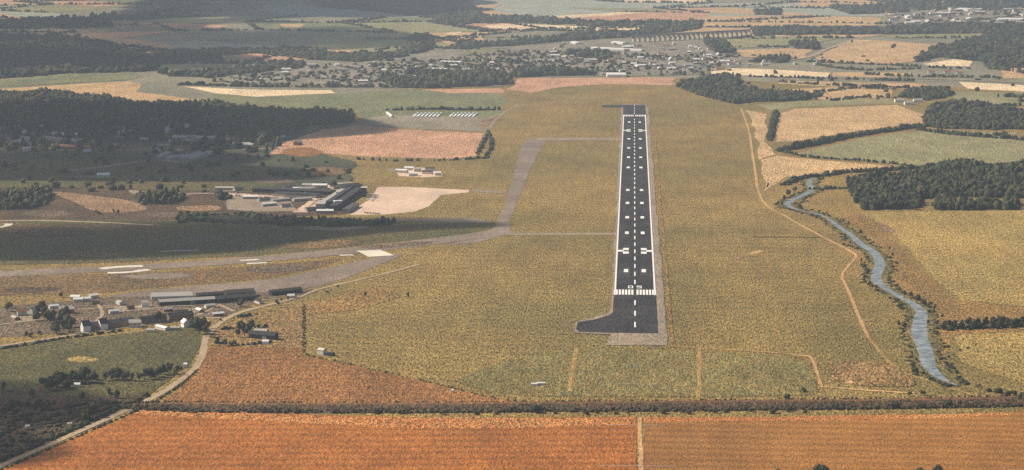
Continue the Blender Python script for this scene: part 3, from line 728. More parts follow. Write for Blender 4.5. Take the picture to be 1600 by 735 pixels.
def hedge(lines, label, width=6, sp=4.5, rad=3.4, hgt=4.5, mat=None, name='hedge', gaps=.08, z0=0.0):
    XY = []
    for ln in lines:
        c = spline([P(p[0], p[1]) for p in ln], 8)
        for a, b in zip(c[:-1], c[1:]):
            L_ = (b - a).length; n = max(1, int(L_ / sp * max(1, width / 5)))
            for i in range(n):
                if random.random() < gaps: continue
                t = random.random(); q = a.lerp(b, t); d = (b - a).normalized(); o = random.uniform(-.5, .5) * width
                XY.append((q.x - d.y * o, q.y + d.x * o))
    return clumps(name, np.array(XY), rad, hgt, mat or LEAF, label, 'hedge', z0=z0, rvar=.5, hvar=.5)

wood([[(1323, 284), (1400, 278), (1440, 274), (1440, 264), (1500, 258), (1900, 270), (1900, 314), (1560, 310), (1440, 308), (1390, 312), (1340, 304)],
      [(1338, 304), (1392, 312), (1436, 314), (1436, 327), (1352, 328), (1336, 316)], [(1480, 318), (1562, 318), (1562, 327), (1480, 328)],
      [(1572, 312), (1592, 312), (1590, 327), (1574, 327)], [(1462, 312), (1480, 308), (1480, 328), (1458, 328)]], 'large dark broadleaf wood above the golden pasture right of the river', 7.5, 5.0, 9)
wood([[(1055, 134), (1090, 127), (1130, 118), (1160, 128), (1150, 138), (1200, 143), (1282, 150), (1262, 158), (1200, 158), (1150, 164), (1100, 152)]], 'dark pointed wood beyond the right side of the runway far end', 9, 6, 8)
wood([[(1465, 74), (1530, 60), (1545, 52), (1900, 50), (1900, 96), (1555, 108), (1530, 97), (1470, 90), (1430, 98), (1432, 93)]], 'broad dark wood at the far right below the hazy town', 12, 8, 10, .85)
wood([[(1175, 46), (1250, 43), (1360, 46), (1480, 39), (1900, 34), (1900, 48), (1500, 53), (1350, 55), (1180, 56)]], 'long dark belt of trees right of the viaduct', 14, 9, 10, .85)
wood([[(1445, 190), (1450, 172), (1490, 160), (1535, 166), (1600, 176), (1900, 180), (1900, 198), (1560, 203), (1460, 200)]], 'rounded dark wood at right beyond the olive pasture', 9, 6, 8.5)
wood([[(1398, 152), (1425, 142), (1470, 138), (1492, 150), (1450, 158)]], 'small copse around a farm at right', 9, 6, 8)
wood([[(-400, 60), (0, 56), (60, 58), (140, 62), (190, 76), (245, 96), (246, 112), (100, 116), (0, 124), (-400, 130)]], 'big dark wood at the far left', 14, 9, 10, .7)
wood([[(240, 86), (350, 78), (470, 76), (540, 86), (620, 84), (640, 88), (560, 98), (480, 94), (400, 84), (340, 88), (350, 96), (250, 98)], [(330, 112), (400, 100), (480, 98), (470, 108), (330, 122), (260, 120), (250, 114)]], 'dark tree belts between far orange fields at upper left', 14, 8, 9, .65)
wood([[(-400, 36), (60, 30), (230, 22), (300, 28), (170, 34), (180, 44), (40, 46), (-400, 54)]], 'hazy scattered wood at the top left', 16, 9, 12, 0.4, floor=False)
wood([[(-400, 146), (60, 146), (160, 154), (240, 164), (330, 164), (400, 172), (548, 179), (552, 192), (480, 198), (440, 206), (300, 200), (200, 194), (80, 200), (-400, 200)]], 'long dark wood in cloud shadow above the leafy town', 8.5, 6, 9, 0.85)
wood([[(-400, 200), (80, 200), (200, 196), (430, 204), (480, 200), (450, 216), (440, 236), (330, 242), (200, 236), (-400, 250)]], 'trees scattered among the shaded town houses', 12, 6, 11, 0.22, floor=False)
wood([[(205, 309), (260, 304), (292, 312), (270, 322), (225, 319)], [(336, 306), (360, 305), (362, 312), (340, 313)], [(-20, 302), (60, 300), (90, 312), (60, 326), (-20, 330)]], 'dark thickets left of the terminal', 8, 5, 9, 0.6)
wood([[(280, 337), (400, 336), (490, 342), (620, 350), (600, 355), (400, 352), (280, 347)]], 'long low dark thicket below the terminal', 8, 4, 5, .8)
wood([[(590, 126), (650, 112), (700, 118), (790, 114), (800, 132), (720, 137), (620, 138)], [(800, 112), (850, 107), (900, 112), (930, 118), (800, 121)]], 'dark tree belt beyond the far end of the airfield', 10, 7, 12, .85)
wood([[(700, 74), (800, 66), (900, 54), (990, 52), (1040, 40), (1098, 34), (1092, 46), (1050, 53), (1000, 58), (880, 65), (800, 72), (720, 78)], [(885, 79), (910, 78), (962, 88), (940, 94), (890, 89)], [(640, 60), (668, 54), (680, 76), (660, 84), (600, 88), (640, 78)]], 'hazy blue belts of trees left of the viaduct', 14, 9, 10, .8)
wood([[(1235, 70), (1275, 67), (1280, 78), (1245, 77)], [(1175, 92), (1232, 92), (1226, 99), (1175, 98)], [(1100, 66), (1130, 66), (1150, 84), (1120, 84)], [(1296, 12), (1400, 10), (1420, 20), (1330, 23)], [(1180, 19), (1220, 18), (1218, 24), (1182, 24)]], 'small hazy copses among far right fields', 12, 8, 12, .85)
wood([[(850, 30), (960, 38), (1060, 34), (1030, 44), (930, 42), (800, 36), (700, 40), (690, 32), (790, 28)]], 'hazy belt of trees above the cream fields', 15, 9, 12, .7, floor=False)
wood([[(1380, 2), (1700, -4), (1900, -4), (1900, 18), (1600, 14), (1400, 18)]], 'hazy wooded land at the top right', 20, 11, 12, .6, floor=False)
wood([[(700, 92), (780, 80), (1160, 88), (1096, 117), (980, 120), (700, 108)], [(330, 128), (400, 104), (700, 98), (790, 116), (790, 134), (600, 137), (480, 136)]], 'trees scattered through the far villages', 15, 5, 6, 0.33, floor=False)
wood([[(560, -6), (720, -6), (760, 30), (700, 34), (600, 20), (500, 12), (480, -6)]], 'distant dark tree mass added to deepen the cloud shadow at the top', 18, 12, 9, .8, floor=False)  # dark trees added to deepen the far cloud's shadow on this ground
wood([[(1100, 60), (1640, 50), (1640, 165), (1200, 165), (1100, 110)]], 'scattered trees dotted over the far right farmland', 38, 6, 7, .04, floor=False)
wood([[(-300, 240), (440, 240), (540, 262), (560, 290), (300, 300), (-300, 300)]], 'scattered trees on the shaded land behind the terminal', 22, 5, 7, .22, floor=False)
wood([[(0, 640), (140, 628), (190, 630), (150, 655), (60, 690), (-40, 730), (-200, 780), (-200, 660)]], 'dark bramble scrub beside the lower left road', 6, 3, 2.6, .45, name='scrub', floor=False, mat=SCRUB, cat='scrub')

hedge([[(1216, 237), (1260, 229), (1340, 213), (1400, 204), (1450, 198), (1520, 200), (1620, 203)]], 'thick dark hedge curving along the far side of the olive pasture', 14, 4, 4, 7)
hedge([[(1218, 238), (1235, 240), (1260, 246), (1330, 251), (1400, 257), (1430, 262)]], 'thin hedge along the near side of the olive pasture', 6, 5, 3, 4)
hedge([[(1435, 203), (1480, 210), (1540, 215), (1620, 221)], [(1545, 212), (1575, 212)]], 'dark hedge between the pale strip and olive pasture', 9, 5, 4, 6)
hedge([[(1212, 178), (1207, 200), (1202, 220)]], 'short upright hedge right of the perimeter track', 9, 4, 4, 6)
hedge([[(1225, 290), (1250, 280), (1290, 275), (1330, 270), (1400, 266), (1440, 262)]], 'rough hedge running from the river bend to the wood', 12, 5, 4, 5)
hedge([[(1265, 297), (1290, 296), (1322, 295)]], 'thin hedge joining river and wood', 7, 5, 3, 4)
hedge([[(560, 250), (620, 252), (700, 251), (740, 249), (766, 247)], [(745, 243), (755, 225), (764, 206)], [(758, 246), (768, 232), (766, 212)]], 'dark hedge round the pink stubble field', 4, 6, 3, 4)
hedge([[(604, 173), (680, 172), (745, 173), (780, 172)]], 'dark hedge behind the rows of long white sheds', 8, 5, 4, 6)
hedge([[(1095, 119), (1200, 121), (1300, 124), (1440, 128)], [(1215, 128), (1300, 134), (1420, 138)], [(1270, 147), (1330, 139), (1400, 140)], [(1300, 158), (1360, 152), (1400, 154)],
       [(1350, 117), (1420, 120), (1560, 122)], [(1260, 97), (1400, 103), (1450, 106), (1520, 108)], [(1480, 164), (1620, 166)], [(1100, 43), (1240, 43)], [(1240, 13), (1300, 14), (1370, 13)],
       [(1180, 74), (1240, 74)], [(1270, 101), (1340, 110), (1440, 108)], [(1400, 60), (1530, 60)]], 'thin dark hedges between the far right fields', 10, 9, 5, 6, gaps=.3)
hedge([[(130, 57), (60, 58)], [(180, 80), (290, 80)], [(650, 56), (680, 60), (760, 73), (850, 68)], [(750, 50), (800, 48), (920, 50), (1040, 52)], [(930, 42), (920, 50)], [(280, 133), (400, 136), (560, 137), (700, 138)]], 'hedges between far left and middle fields', 14, 9, 6, 7, gaps=.2)
hedge([[(476, 480), (475, 510), (476, 545), (480, 556)], [(480, 556), (540, 568), (620, 586), (700, 605), (770, 622), (830, 630)]], 'low dark hedge round the rusty stubble field', 3.0, 2.6, 1.1, 1.1, gaps=.25)
hedge([[(-60, 763), (60, 710), (150, 671), (235, 632), (284, 601), (309, 578)]], 'low dark hedge along the near side of the road', 2.2, 1.6, 1.1, 1.4, gaps=.15)
hedge([[(-60, 744), (60, 696), (150, 656), (230, 619)]], 'dark hedge along the far side of the road', 4, 1.8, 2.0, 2.6, gaps=.1)
hedge([[(-200, 570), (0, 546), (100, 530), (190, 518)]], 'dark hedge below the hamlet road', 3, 2, 1.8, 2.4, gaps=.05)
hedge([[(340, 516), (370, 514), (420, 512)], [(330, 535), (370, 540), (430, 536)], [(345, 502), (400, 492)]], 'dark hedges round the farm by the road bend', 4, 2.5, 2, 2.6, gaps=.1)
xy = []
for a, b in HG:
    a, b = Vector(a), Vector(b); n = int((b - a).length / 9); wd = random.choice([3, 5, 9, 22])
    for i in range(n * (1 if wd < 9 else 2)):
        if random.random() < .25: continue
        q = a.lerp(b, random.random()); xy.append((q.x + random.uniform(-wd, wd), q.y + random.uniform(-wd, wd)))
clumps('hedge', np.array(xy), 6, 7, LEAF, 'hedgerows and field trees dividing the distant farmland patchwork', 'hedge', rvar=.6, hvar=.5)
hedge([[(1474, 515), (1560, 511), (1700, 508)]], 'dense dark undergrowth below the golden pasture tree row', 16, 4, 2.6, 3)
# river bank scrub, both banks
bk = []
for i, v in enumerate(riv_B):
    for _ in range(2):
        if i + 2 < len(riv_B):
            q = riv_B[i].lerp(riv_B[i + 2], random.random()); c = riv_V[i]; q = q.lerp(c, random.uniform(-.5, .35))
            if random.random() < .75 + .4 * math.sin(i * .21): bk.append((q.x, q.y))
clumps('river_scrub', np.array(bk), 2.1, 1.7, LEAF, 'dark scrub and reeds along both river banks', 'scrub', rvar=.5, hvar=.6)

# ------------------------------------------------------------------ railway embankment
def embankment():
    top = [(150, 634.5), (240, 634.5), (340, 636), (500, 636.5), (700, 636), (838, 635), (1000, 634), (1200, 632), (1400, 630), (1560, 627), (1900, 622)]
    c = spline([P(*p) for p in top], 8); K = len(c); V = []; prof = [(9, 0), (3.4, 3.2), (-3.4, 3.2), (-24, 0)]
    for i, p in enumerate(c):
        d = (c[min(K - 1, i + 1)] - c[max(0, i - 1)]).normalized(); nr = Vector((-d.y, d.x)); g = min(1.0, i / 12)
        for (o, h) in prof:
            q = p + nr * o * (0.4 + .6 * g); V.append((q.x, q.y, max(0.05, h * g)))
    f1, f2 = [], []
    for i in range(K - 1):
        for j in range(3):
            (f2 if j == 1 else f1).append([4 * i + j, 4 * i + j + 1, 4 * i + j + 5, 4 * i + j + 4])
    e = link('railway_embankment', quadmesh('railway_embankment', V, f1), None, g_scrubg); tag(e, kind='structure')
    link('ballast', quadmesh('ballast', V, f2), e, g_rust)
    for s in (-0.72, 0.72, 2.2):
        VV = []; 
        for i, p in enumerate(c):
            d = (c[min(K - 1, i + 1)] - c[max(0, i - 1)]).normalized(); nr = Vector((-d.y, d.x)); g = min(1.0, i / 12); q = p + nr * s
            for (o, h) in ((-.04, .0), (-.04, .16), (.04, .16), (.04, .0)): VV.append((q.x + nr.x * o, q.y + nr.y * o, 3.2 * g + h))
        if s < 2: link('rail', quadmesh('rail', VV, [[4 * i + j, 4 * i + j + 1, 4 * i + j + 5, 4 * i + j + 4] for i in range(K - 1) for j in range(3)]), e, M_metal)
    xy, z = [], []
    for i in range(K - 1):
        d = (c[i + 1] - c[i]); ln = d.length; d = d.normalized(); nr = Vector((-d.y, d.x)); g = min(1.0, i / 12)
        for _ in range(int(ln * 2.4)):
            q = c[i].lerp(c[i + 1], random.random()) - nr * random.uniform(5, 25) * (.4 + .6 * g); xy.append((q.x, q.y))
    clumps('embankment_scrub', np.array(xy), 1.5, 1.6, SCRUB, 'dark scrub on the near slope of the railway embankment', 'scrub', z0=.4, hvar=.6)
    xy = []
    for i in range(K - 1):
        d = (c[i + 1] - c[i]); ln = d.length; d = d.normalized(); nr = Vector((-d.y, d.x)); g = min(1.0, i / 12)
        for _ in range(int(ln * .5)):
            q = c[i].lerp(c[i + 1], random.random()) + nr * random.uniform(3.6, 6.5) * g; xy.append((q.x, q.y))
    clumps('lineside_hedge', np.array(xy), 1.1, 1.9, SCRUB, 'thin dark hedge on the far side of the railway line', 'hedge', z0=1.8)
    return c
rail_c = embankment()

# individual trees and bushes
random.seed(11)
trees_px([(838, 645, 1.5, 'tall dark bush standing alone on the railway embankment left of the track')], '', 'bushes on the railway embankment', True, z=0.8)
trees_px(row_px((260, 643), (800, 648), 14, 14, 1.5), 'low dark bush on the left railway embankment', 'bushes on the railway embankment', True, .6, 1.1)
trees_px(row_px((860, 647), (1280, 645), 14, 12, 1.5), 'low dark bush on the middle railway embankment', 'bushes on the railway embankment', True, .6, 1.1)
trees_px([(1305, 640), (1398, 638), (1440, 638), (1420, 632), (1480, 636), (1422, 619), (1442, 618), (1229, 623), (1256, 613)], 'dark bush by the right end of the railway', 'bushes on the railway embankment', True, .9, 1.5)
trees_px([(1560, 614, 1.3), (1573, 622, 1.5), (1584, 618, 1.1), (1592, 628, 1.3), (1545, 612, .9), (1530, 606, .8), (1600, 622, 1.2)], 'dark bush where river meets railway at far right', 'bushes at the river mouth by the railway', True)
trees_px([(1281, 744, 2.1, 'large round dark bush cut by the bottom edge right of centre')], '', 'bushes along the bottom edge', True)
trees_px([(1215, 741, 1.0), (1240, 743, 1.1), (1318, 742, .8), (1365, 742, .7), (1415, 743, .9)], 'small dark bush at the bottom edge near the large round one', 'bushes along the bottom edge', True)
trees_px([(1440, 744, 1.5), (1466, 743, 1.5), (1428, 745, 1.0)], 'dark bush at the bottom edge at lower right', 'bushes along the bottom edge', True)
# tree row right
trees_px(row_px((1474, 514), (1640, 506), 30, 3, 3.5), 'small dark tree in the golden pasture row', 'tree row between the golden pastures', False, .55, 1.0)
trees_px([(1500, 548, .5), (1512, 545, .45), (1490, 556, .4), (1478, 562, .4), (1525, 540, .4), (1505, 532, .4)], 'small bush on rough ground right of the wide river reach', 'bushes right of the river', True)
# front trees of the wood
trees_px(row_px((1345, 327), (1436, 328), 13, 3, 1.0), 'dark tree fronting the large wood, left part', 'front trees of the large wood', False, .9, 1.15)
trees_px(row_px((1456, 328), (1562, 328), 14, 3, 1.0), 'dark tree fronting the large wood, right part', 'front trees of the large wood', False, .7, 1.0)
trees_px(row_px((1322, 290), (1340, 318), 5, 2, 1.0), 'dark tree at the left edge of the large wood', 'front trees of the large wood', False, .9, 1.2)
# river bank trees
trees_px([(1352, 436, .5), (1356, 428, .6), (1349, 420, .45), (1358, 446, .45), (1346, 410, .4)], 'dark tree on the left bank at the river bend', 'trees on the river banks', False)
trees_px([(1395, 400, .4), (1390, 392, .45), (1345, 366, .5), (1326, 352, .5), (1318, 346, .4)], 'small tree on the right bank of the upper river', 'trees on the river banks', False)
trees_px([(1414, 462, .5), (1424, 465, .6), (1434, 470, .6), (1444, 478, .5), (1452, 490, .4), (1450, 508, .45)], 'dark tree on the right bank by the narrow river reach', 'trees on the river banks', False)
trees_px([(1412, 512, .4), (1418, 505, .4), (1425, 555, .4), (1432, 566, .45), (1415, 498, .35)], 'small tree on the left bank of the wide river reach', 'trees on the river banks', False)
trees_px([(1225, 314, .8), (1232, 306, .8), (1242, 300, .7), (1222, 322, .6)], 'dark tree at the upper river bend', 'trees on the river banks', False)
# lower left clumps
trees_px([(68, 604, 0.87), (80, 610, 1.16), (90, 606, 1.23), (98, 600, 1.16), (84, 600, 0.87), (76, 612, 0.87), (104, 609, 0.72)], 'dark tree at the left end of the lower left row', 'lower left tree row', False)
trees_px([(112, 597, 1.01), (122, 600, 1.16), (133, 598, 1.23), (142, 600, 1.09), (148, 594, 0.72), (136, 592, 0.87)], 'dark tree by the cottage in the lower left row', 'lower left tree row', False)
trees_px([(165, 596, 0.80), (175, 594, 0.94), (186, 594, 1.01), (196, 595, 0.87), (206, 596, 0.65)], 'dark tree in the middle of the lower left row', 'lower left tree row', False)
trees_px([(218, 596, 0.72), (226, 594, 0.87), (236, 593, 0.94), (246, 590, 0.87), (256, 586, 0.94), (266, 584, 0.94), (276, 586, 0.72), (282, 582, 0.51)], 'dark tree in the right clump by the lower left road', 'lower left tree row', False)
trees_px([(144, 652, 1.16, 'tall dark upright tree near the lower left road'), (134, 658, 0.80), (172, 622, 0.72), (182, 623, 0.72), (128, 626, 0.72), (60, 640, 0.72), (110, 650, 0.58), (20, 640, 0.72), (5, 612, 0.72), (50, 620, 0.58), (38, 660, 0.58)], 'dark tree among the brambles left of the road', 'trees among lower left brambles', False)
# hamlet trees
trees_px([(60, 494, 1.16), (70, 500, 1.30), (66, 488, 1.16), (78, 505, 1.16), (84, 498, 0.87), (58, 502, 0.87)], 'dark tree in the clump at the left end of the hamlet', 'hamlet trees', False)
trees_px([(88, 522, 1.16), (92, 514, 1.16), (100, 518, 1.16), (108, 521, 1.16), (112, 512, 0.87), (104, 506, 0.87), (98, 497, 0.87), (106, 494, 0.87)], 'dark tree left of the two white gables', 'hamlet trees', False)
trees_px([(12, 487, 0.87), (16, 482, 0.72), (48, 527, 0.51), (42, 526, 0.51), (62, 523, 0.43)], 'small tree at the far left of the hamlet', 'hamlet trees', False)
trees_px([(305, 516, 1.30), (312, 522, 1.45), (318, 518, 1.16), (322, 527, 1.16), (300, 511, 1.01), (326, 514, 0.72)], 'dark tree at the road bend below the hamlet', 'hamlet trees', False)
trees_px([(245, 504, 1.01), (376, 480, 0.80), (375, 520, 1.16), (382, 526, 1.16), (390, 522, 1.01), (372, 528, 0.87), (394, 514, 0.87), (340, 538, 0.72), (352, 541, 0.65), (365, 541, 0.58)], 'dark tree round the farm right of the road bend', 'hamlet trees', False)
trees_px([(432, 474, .4), (440, 472, .4), (450, 470, .4), (462, 466, .4), (435, 477, .4)], 'dark bushy tree where the track leaves the hamlet', 'hamlet trees', False)
trees_px([(571, 463, .4), (638, 466, .5), (528, 451, .4), (512, 459, .35), (95, 465, .5)], 'lone dark bush on dry grass at the left of the airfield', 'lone bushes', False)
trees_px([(155, 336, .55), (185, 336, .6), (178, 334, .55), (150, 334, .5)], 'dark round tree below the bare earth patch at left', 'trees below bare patch', False)
trees_px([(1222, 160, .7), (1275, 157, .8), (1292, 157, .7), (1372, 157, .8), (1360, 155, .6), (1170, 164, .6)], 'lone dark tree among the far right fields', 'lone trees in far fields', False)

# ------------------------------------------------------------------ buildings
def box_v(x0, x1, y0, y1, z0, z1):
    return [(x0, y0, z0), (x1, y0, z0), (x1, y1, z0), (x0, y1, z0), (x0, y0, z1), (x1, y0, z1), (x1, y1, z1), (x0, y1, z1)], \
           [[0, 3, 2, 1], [4, 5, 6, 7], [0, 1, 5, 4], [1, 2, 6, 5], [2, 3, 7, 6], [3, 0, 4, 7]]
def box(name, x0, x1, y0, y1, z0, z1, m, parent):
    v, f = box_v(x0, x1, y0, y1, z0, z1); return link(name, quadmesh(name, v, f), parent, m)
_bm = {}
def walls_mesh(L_, W_, H_, rh, m):
    k = ('w', L_, W_, H_, rh, m.name)
    if k not in _bm:
        l, w2 = L_ / 2, W_ / 2
        v = [(-l, -w2, 0), (l, -w2, 0), (l, w2, 0), (-l, w2, 0), (-l, -w2, H_), (l, -w2, H_), (l, w2, H_), (-l, w2, H_), (-l, 0, H_ + rh), (l, 0, H_ + rh)]
        f = [[0, 1, 5, 4], [2, 3, 7, 6], [1, 2, 6, 9, 5], [3, 0, 4, 8, 7]]
        _bm[k] = quadmesh('walls', v, f); _bm[k].materials.append(m)
    return _bm[k]
def roof_mesh(L_, W_, H_, rh, m):
    k = ('r', L_, W_, H_, rh, m.name)
    if k not in _bm:
        o = .35; l, w2 = L_ / 2 + o, W_ / 2 + o; zb = H_ - o * rh / (W_ / 2) + .08; zt = H_ + rh + .08; t = .25
        v = [(-l, -w2, zb), (l, -w2, zb), (l, w2, zb), (-l, w2, zb), (-l, 0, zt), (l, 0, zt),
             (-l, -w2, zb + t), (l, -w2, zb + t), (l, w2, zb + t), (-l, w2, zb + t), (-l, 0, zt + t), (l, 0, zt + t)]
        f = [[6, 7, 11, 10], [8, 9, 10, 11], [0, 4, 5, 1], [2, 5, 4, 3], [0, 1, 7, 6], [2, 3, 9, 8], [0, 6, 10, 4], [4, 10, 9, 3], [1, 5, 11, 7], [5, 2, 8, 11]]
        _bm[k] = quadmesh('roof', v, f); _bm[k].materials.append(m)
    return _bm[k]
def small_box(kind, dims, m):
    k = (kind, dims, m.name)
    if k not in _bm:
        v, f = box_v(-dims[0] / 2, dims[0] / 2, -dims[1] / 2, dims[1] / 2, 0, dims[2]); _bm[k] = quadmesh(kind, v, f); _bm[k].materials.append(m)
    return _bm[k]
def building(name, label, cat, px, L_, W_, H_, rh, ang, wall=M_brick, roof=M_slate, group=None, door=False, chim=0, wins=0, flat=False, z=0.0):
    x, y = P(px[0], px[1]) if len(px) == 2 else (px[0], px[1])
    e = empty(name, (x, y, z), R(ang)); tag(e, label, cat, group)
    if flat:
        w_ = link('walls', small_box('walls', (L_, W_, H_), wall), e)
        r_ = link('roof', small_box('roof', (L_ + .5, W_ + .5, .5), roof), e); r_.location.z = H_ + .003
        if L_ > 20:
            p = link('roof_plant', small_box('roof_plant', (4, 3, 1.6), M_metal), e); p.location = (L_ * .2, 0, H_ + .5)
    else:
        w_ = link('walls', walls_mesh(L_, W_, H_, rh, wall), e); r_ = link('roof', roof_mesh(L_, W_, H_, rh, roof), e)
    for k in range(chim):
        c = link('chimney', small_box('chimney', (.9, 1.2, 2.0), M_brick), e); c.location = (-L_ / 2 + .8 + k * (L_ - 1.6) / max(1, chim - 1) if chim > 1 else L_ / 2 - .8, 0, H_ + rh - .8)
    for k in range(wins):
        for s in (-1, 1):
            g = link('window', small_box('window', (1.3, .1, 1.3), M_glass), e); g.location = (-L_ / 2 + (k + .5) * L_ / wins, s * (W_ / 2 + .02), H_ * .55)
    if door:
        d = link('door', small_box('door', (min(5, L_ * .3), .12, H_ * .75), M_metal), e); d.location = (L_ * .1, -W_ / 2 - .05, 0)
    return e
def line_ang(a, b):
    p, q = P(*a), P(*b); return math.degrees(math.atan2(q[1] - p[1], q[0] - p[0])), math.hypot(q[0] - p[0], q[1] - p[1]), ((p[0] + q[0]) / 2, (p[1] + q[1]) / 2)
def long_building(name, label, cat, a, b, W_, H_, rh, **kw):
    an, ln, mid = line_ang(a, b)
    return building(name, label, cat, (mid[0], mid[1], 0), round(ln, 1), W_, H_, rh, an, **kw)

# hamlet: sheds, terraces
long_building('storage_shed', 'long pale roofed shed, farthest left of the hamlet sheds', 'shed', (236, 468), (300, 466), 17, 4, 3, wall=M_render, roof=M_greyroof, door=True)
long_building('storage_shed', 'long narrow pale roofed shed with dark front wall in the hamlet', 'shed', (248, 478), (335, 473), 9, 4.5, 2.2, wall=M_felt, roof=M_greyroof, door=True)
long_building('storage_shed', 'dark roofed shed right of the pale narrow shed', 'shed', (338, 473), (398, 468), 12, 4.5, 2.5, wall=M_felt, roof=M_felt, door=True)
long_building('storage_shed', 'dark long shed behind the hamlet road junction', 'shed', (352, 465), (396, 462), 15, 5, 3, wall=M_felt, roof=M_felt)
long_building('storage_shed', 'thin dark shed left of the junction buildings', 'shed', (308, 466), (348, 463), 8, 3.5, 2, wall=M_felt, roof=M_felt)
long_building('storage_shed', 'dark narrow shed at the right end of the hamlet', 'shed', (422, 462), (470, 457), 8, 4, 2, wall=M_felt, roof=M_felt)
building('small_building', 'small pale hut among the right hamlet sheds', 'hut', (390, 457.5), 7, 5, 3, 1.5, 10, M_white, M_whiteroof)
building('small_building', 'small white building near the track at the hamlet right end', 'hut', (456, 466), 9, 5, 3, 1.5, 20, M_render, M_whiteroof)
building('house', 'small pale house at the left end of the hamlet sheds', 'house', (227, 480), 8, 7, 5, 2.5, 15, M_white, M_greyroof, chim=1)
long_building('terrace_row', 'left terrace row with slate roof beside two white gables', 'terrace', (138, 517), (160, 514), 8, 5.2, 3, wall=M_brick, roof=M_slate, chim=2, wins=3)
long_building('terrace_row', 'middle terrace row of brick houses along the hamlet road', 'terrace', (166, 513.5), (207, 508), 8, 5.2, 3, wall=M_brick, roof=M_slate, chim=3, wins=6)
long_building('terrace_row', 'right terrace row with dark roof along the hamlet road', 'terrace', (218, 507), (258, 502), 8, 4.5, 3, wall=M_brick, roof=M_felt, chim=3, wins=6)
long_building('terrace_row', 'dark brown roofed row near the road junction', 'terrace', (262, 501), (300, 497), 9, 4.5, 3, wall=M_brick, roof=M_felt, chim=2, wins=5)
building('gabled_house', 'white gabled house facing the camera, left of the pair', 'house', (134, 518.5), 8, 8, 6.5, 5, 34, M_white, M_slate, chim=1)
building('gabled_house', 'white gabled house facing the camera, right of the pair', 'house', (161, 515), 8, 8, 6.5, 5, 34, M_white, M_slate, chim=1)
building('house', 'cream house with pale wide roof between the terrace rows', 'house', (211, 511), 12, 8, 5, 2.5, 10, M_render, M_greyroof, chim=1, wins=3)
building('house', 'white house with pale roof left of the road junction trees', 'house', (290, 511), 10, 7, 5, 3, -60, M_white, M_whiteroof, chim=1, wins=2)
long_building('storage_shed', 'low white roofed shed on the green below the terraces', 'shed', (246, 513), (262, 517), 6, 2.6, 1.2, wall=M_render, roof=M_whiteroof)
building('small_building', 'pale hut left of the white roofed shed on the green', 'hut', (236, 519.5), 8, 5, 2.6, 1.2, 0, M_render, M_greyroof)
building('small_building', 'long low grey hut right of the white roofed shed', 'hut', (274, 516), 9, 4, 2.6, 1.2, 0, M_conc, M_greyroof)
building('house', 'dark house with pale roof ridge among the left hamlet trees', 'house', (104, 490), 16, 8, 5, 3, 12, M_brick, M_greyroof, chim=1)
for i, (a, b, c_) in enumerate([(118, 468, 'leftmost'), (122, 472, 'second'), (134, 471, 'third'), (146, 466, 'rightmost')]):
    building('small_building', 'pale shed in the yard west of the hamlet, %s of four' % c_, 'shed', (a, b), 10, 6, 3.2, 1.5, 15 * i, M_render, M_whiteroof, 'yard sheds')
building('house', 'pale pinkish house left of the hamlet tree clump', 'house', (34, 493), 9, 7, 4.5, 3, 20, M_render, M_tile, chim=1)
building('house', 'pale house behind the left hamlet tree clump', 'house', (52, 491), 9, 7, 4.5, 3, 60, M_render, M_greyroof, chim=1)
# farm right of bend
long_building('barn', 'long dark roofed barn beside the farm trees', 'barn', (392, 528), (432, 531), 9, 4.5, 3, wall=M_felt, roof=M_felt, door=True)
long_building('barn', 'pale roofed barn behind the dark farm barn', 'barn', (398, 523), (418, 524), 8, 4, 2, wall=M_brick, roof=M_greyroof)
building('small_building', 'small white hut in front of the dark barn', 'hut', (415, 538), 6, 4, 3, 1.3, 0, M_white, M_whiteroof)
building('small_building', 'small pale building on the airfield corner by the hedge', 'hut', (503, 554), 7, 5, 4.5, 1.5, -30, M_render, M_render)
building('small_building', 'dark low block standing in for the shadow right of the pale corner building', 'hut', (517, 556), 7, 4, 2.5, 1, -30, M_felt, M_felt)  # black block added as the cast shadow of the corner building
building('house', 'pinkish cottage among the lower left trees', 'house', (108, 601), 6, 5, 5.5, 3, 84, M_brick, M_tile, chim=1)
building('small_building', 'small white hut at the foot of the lower left trees', 'hut', (121, 605), 5, 4, 2.6, 1.2, 0, M_white, M_whiteroof)
building('small_building', 'tiny white hut by the road above the lower left trees', 'hut', (290, 574), 3, 3, 3, 1, 0, M_white, M_whiteroof)
building('small_building', 'tiny pale hut among the brambles near the road', 'hut', (109, 666), 3.5, 3, 2.2, .8, 10, M_render, M_greyroof)
building('small_building', 'tiny white hut in the dark brambles at lower left', 'hut', (43, 669), 3, 2.5, 1.8, .7, 30, M_white, M_whiteroof)
building('small_building', 'tiny white post hut on the rusty stubble edge', 'hut', (707, 614), 1.6, 1.6, 2.4, .6, 0, M_white, M_whiteroof)
building('equipment_cabin', 'white equipment cabin left of a wider pair on the near airfield', 'cabin', (835, 603), 5, 2.5, 1.8, .5, 0, M_white, M_whiteroof)
building('equipment_cabin', 'wider white equipment cabin at the near end of the airfield', 'cabin', (845, 602), 7, 3, 2.0, .5, 12, M_white, M_whiteroof)

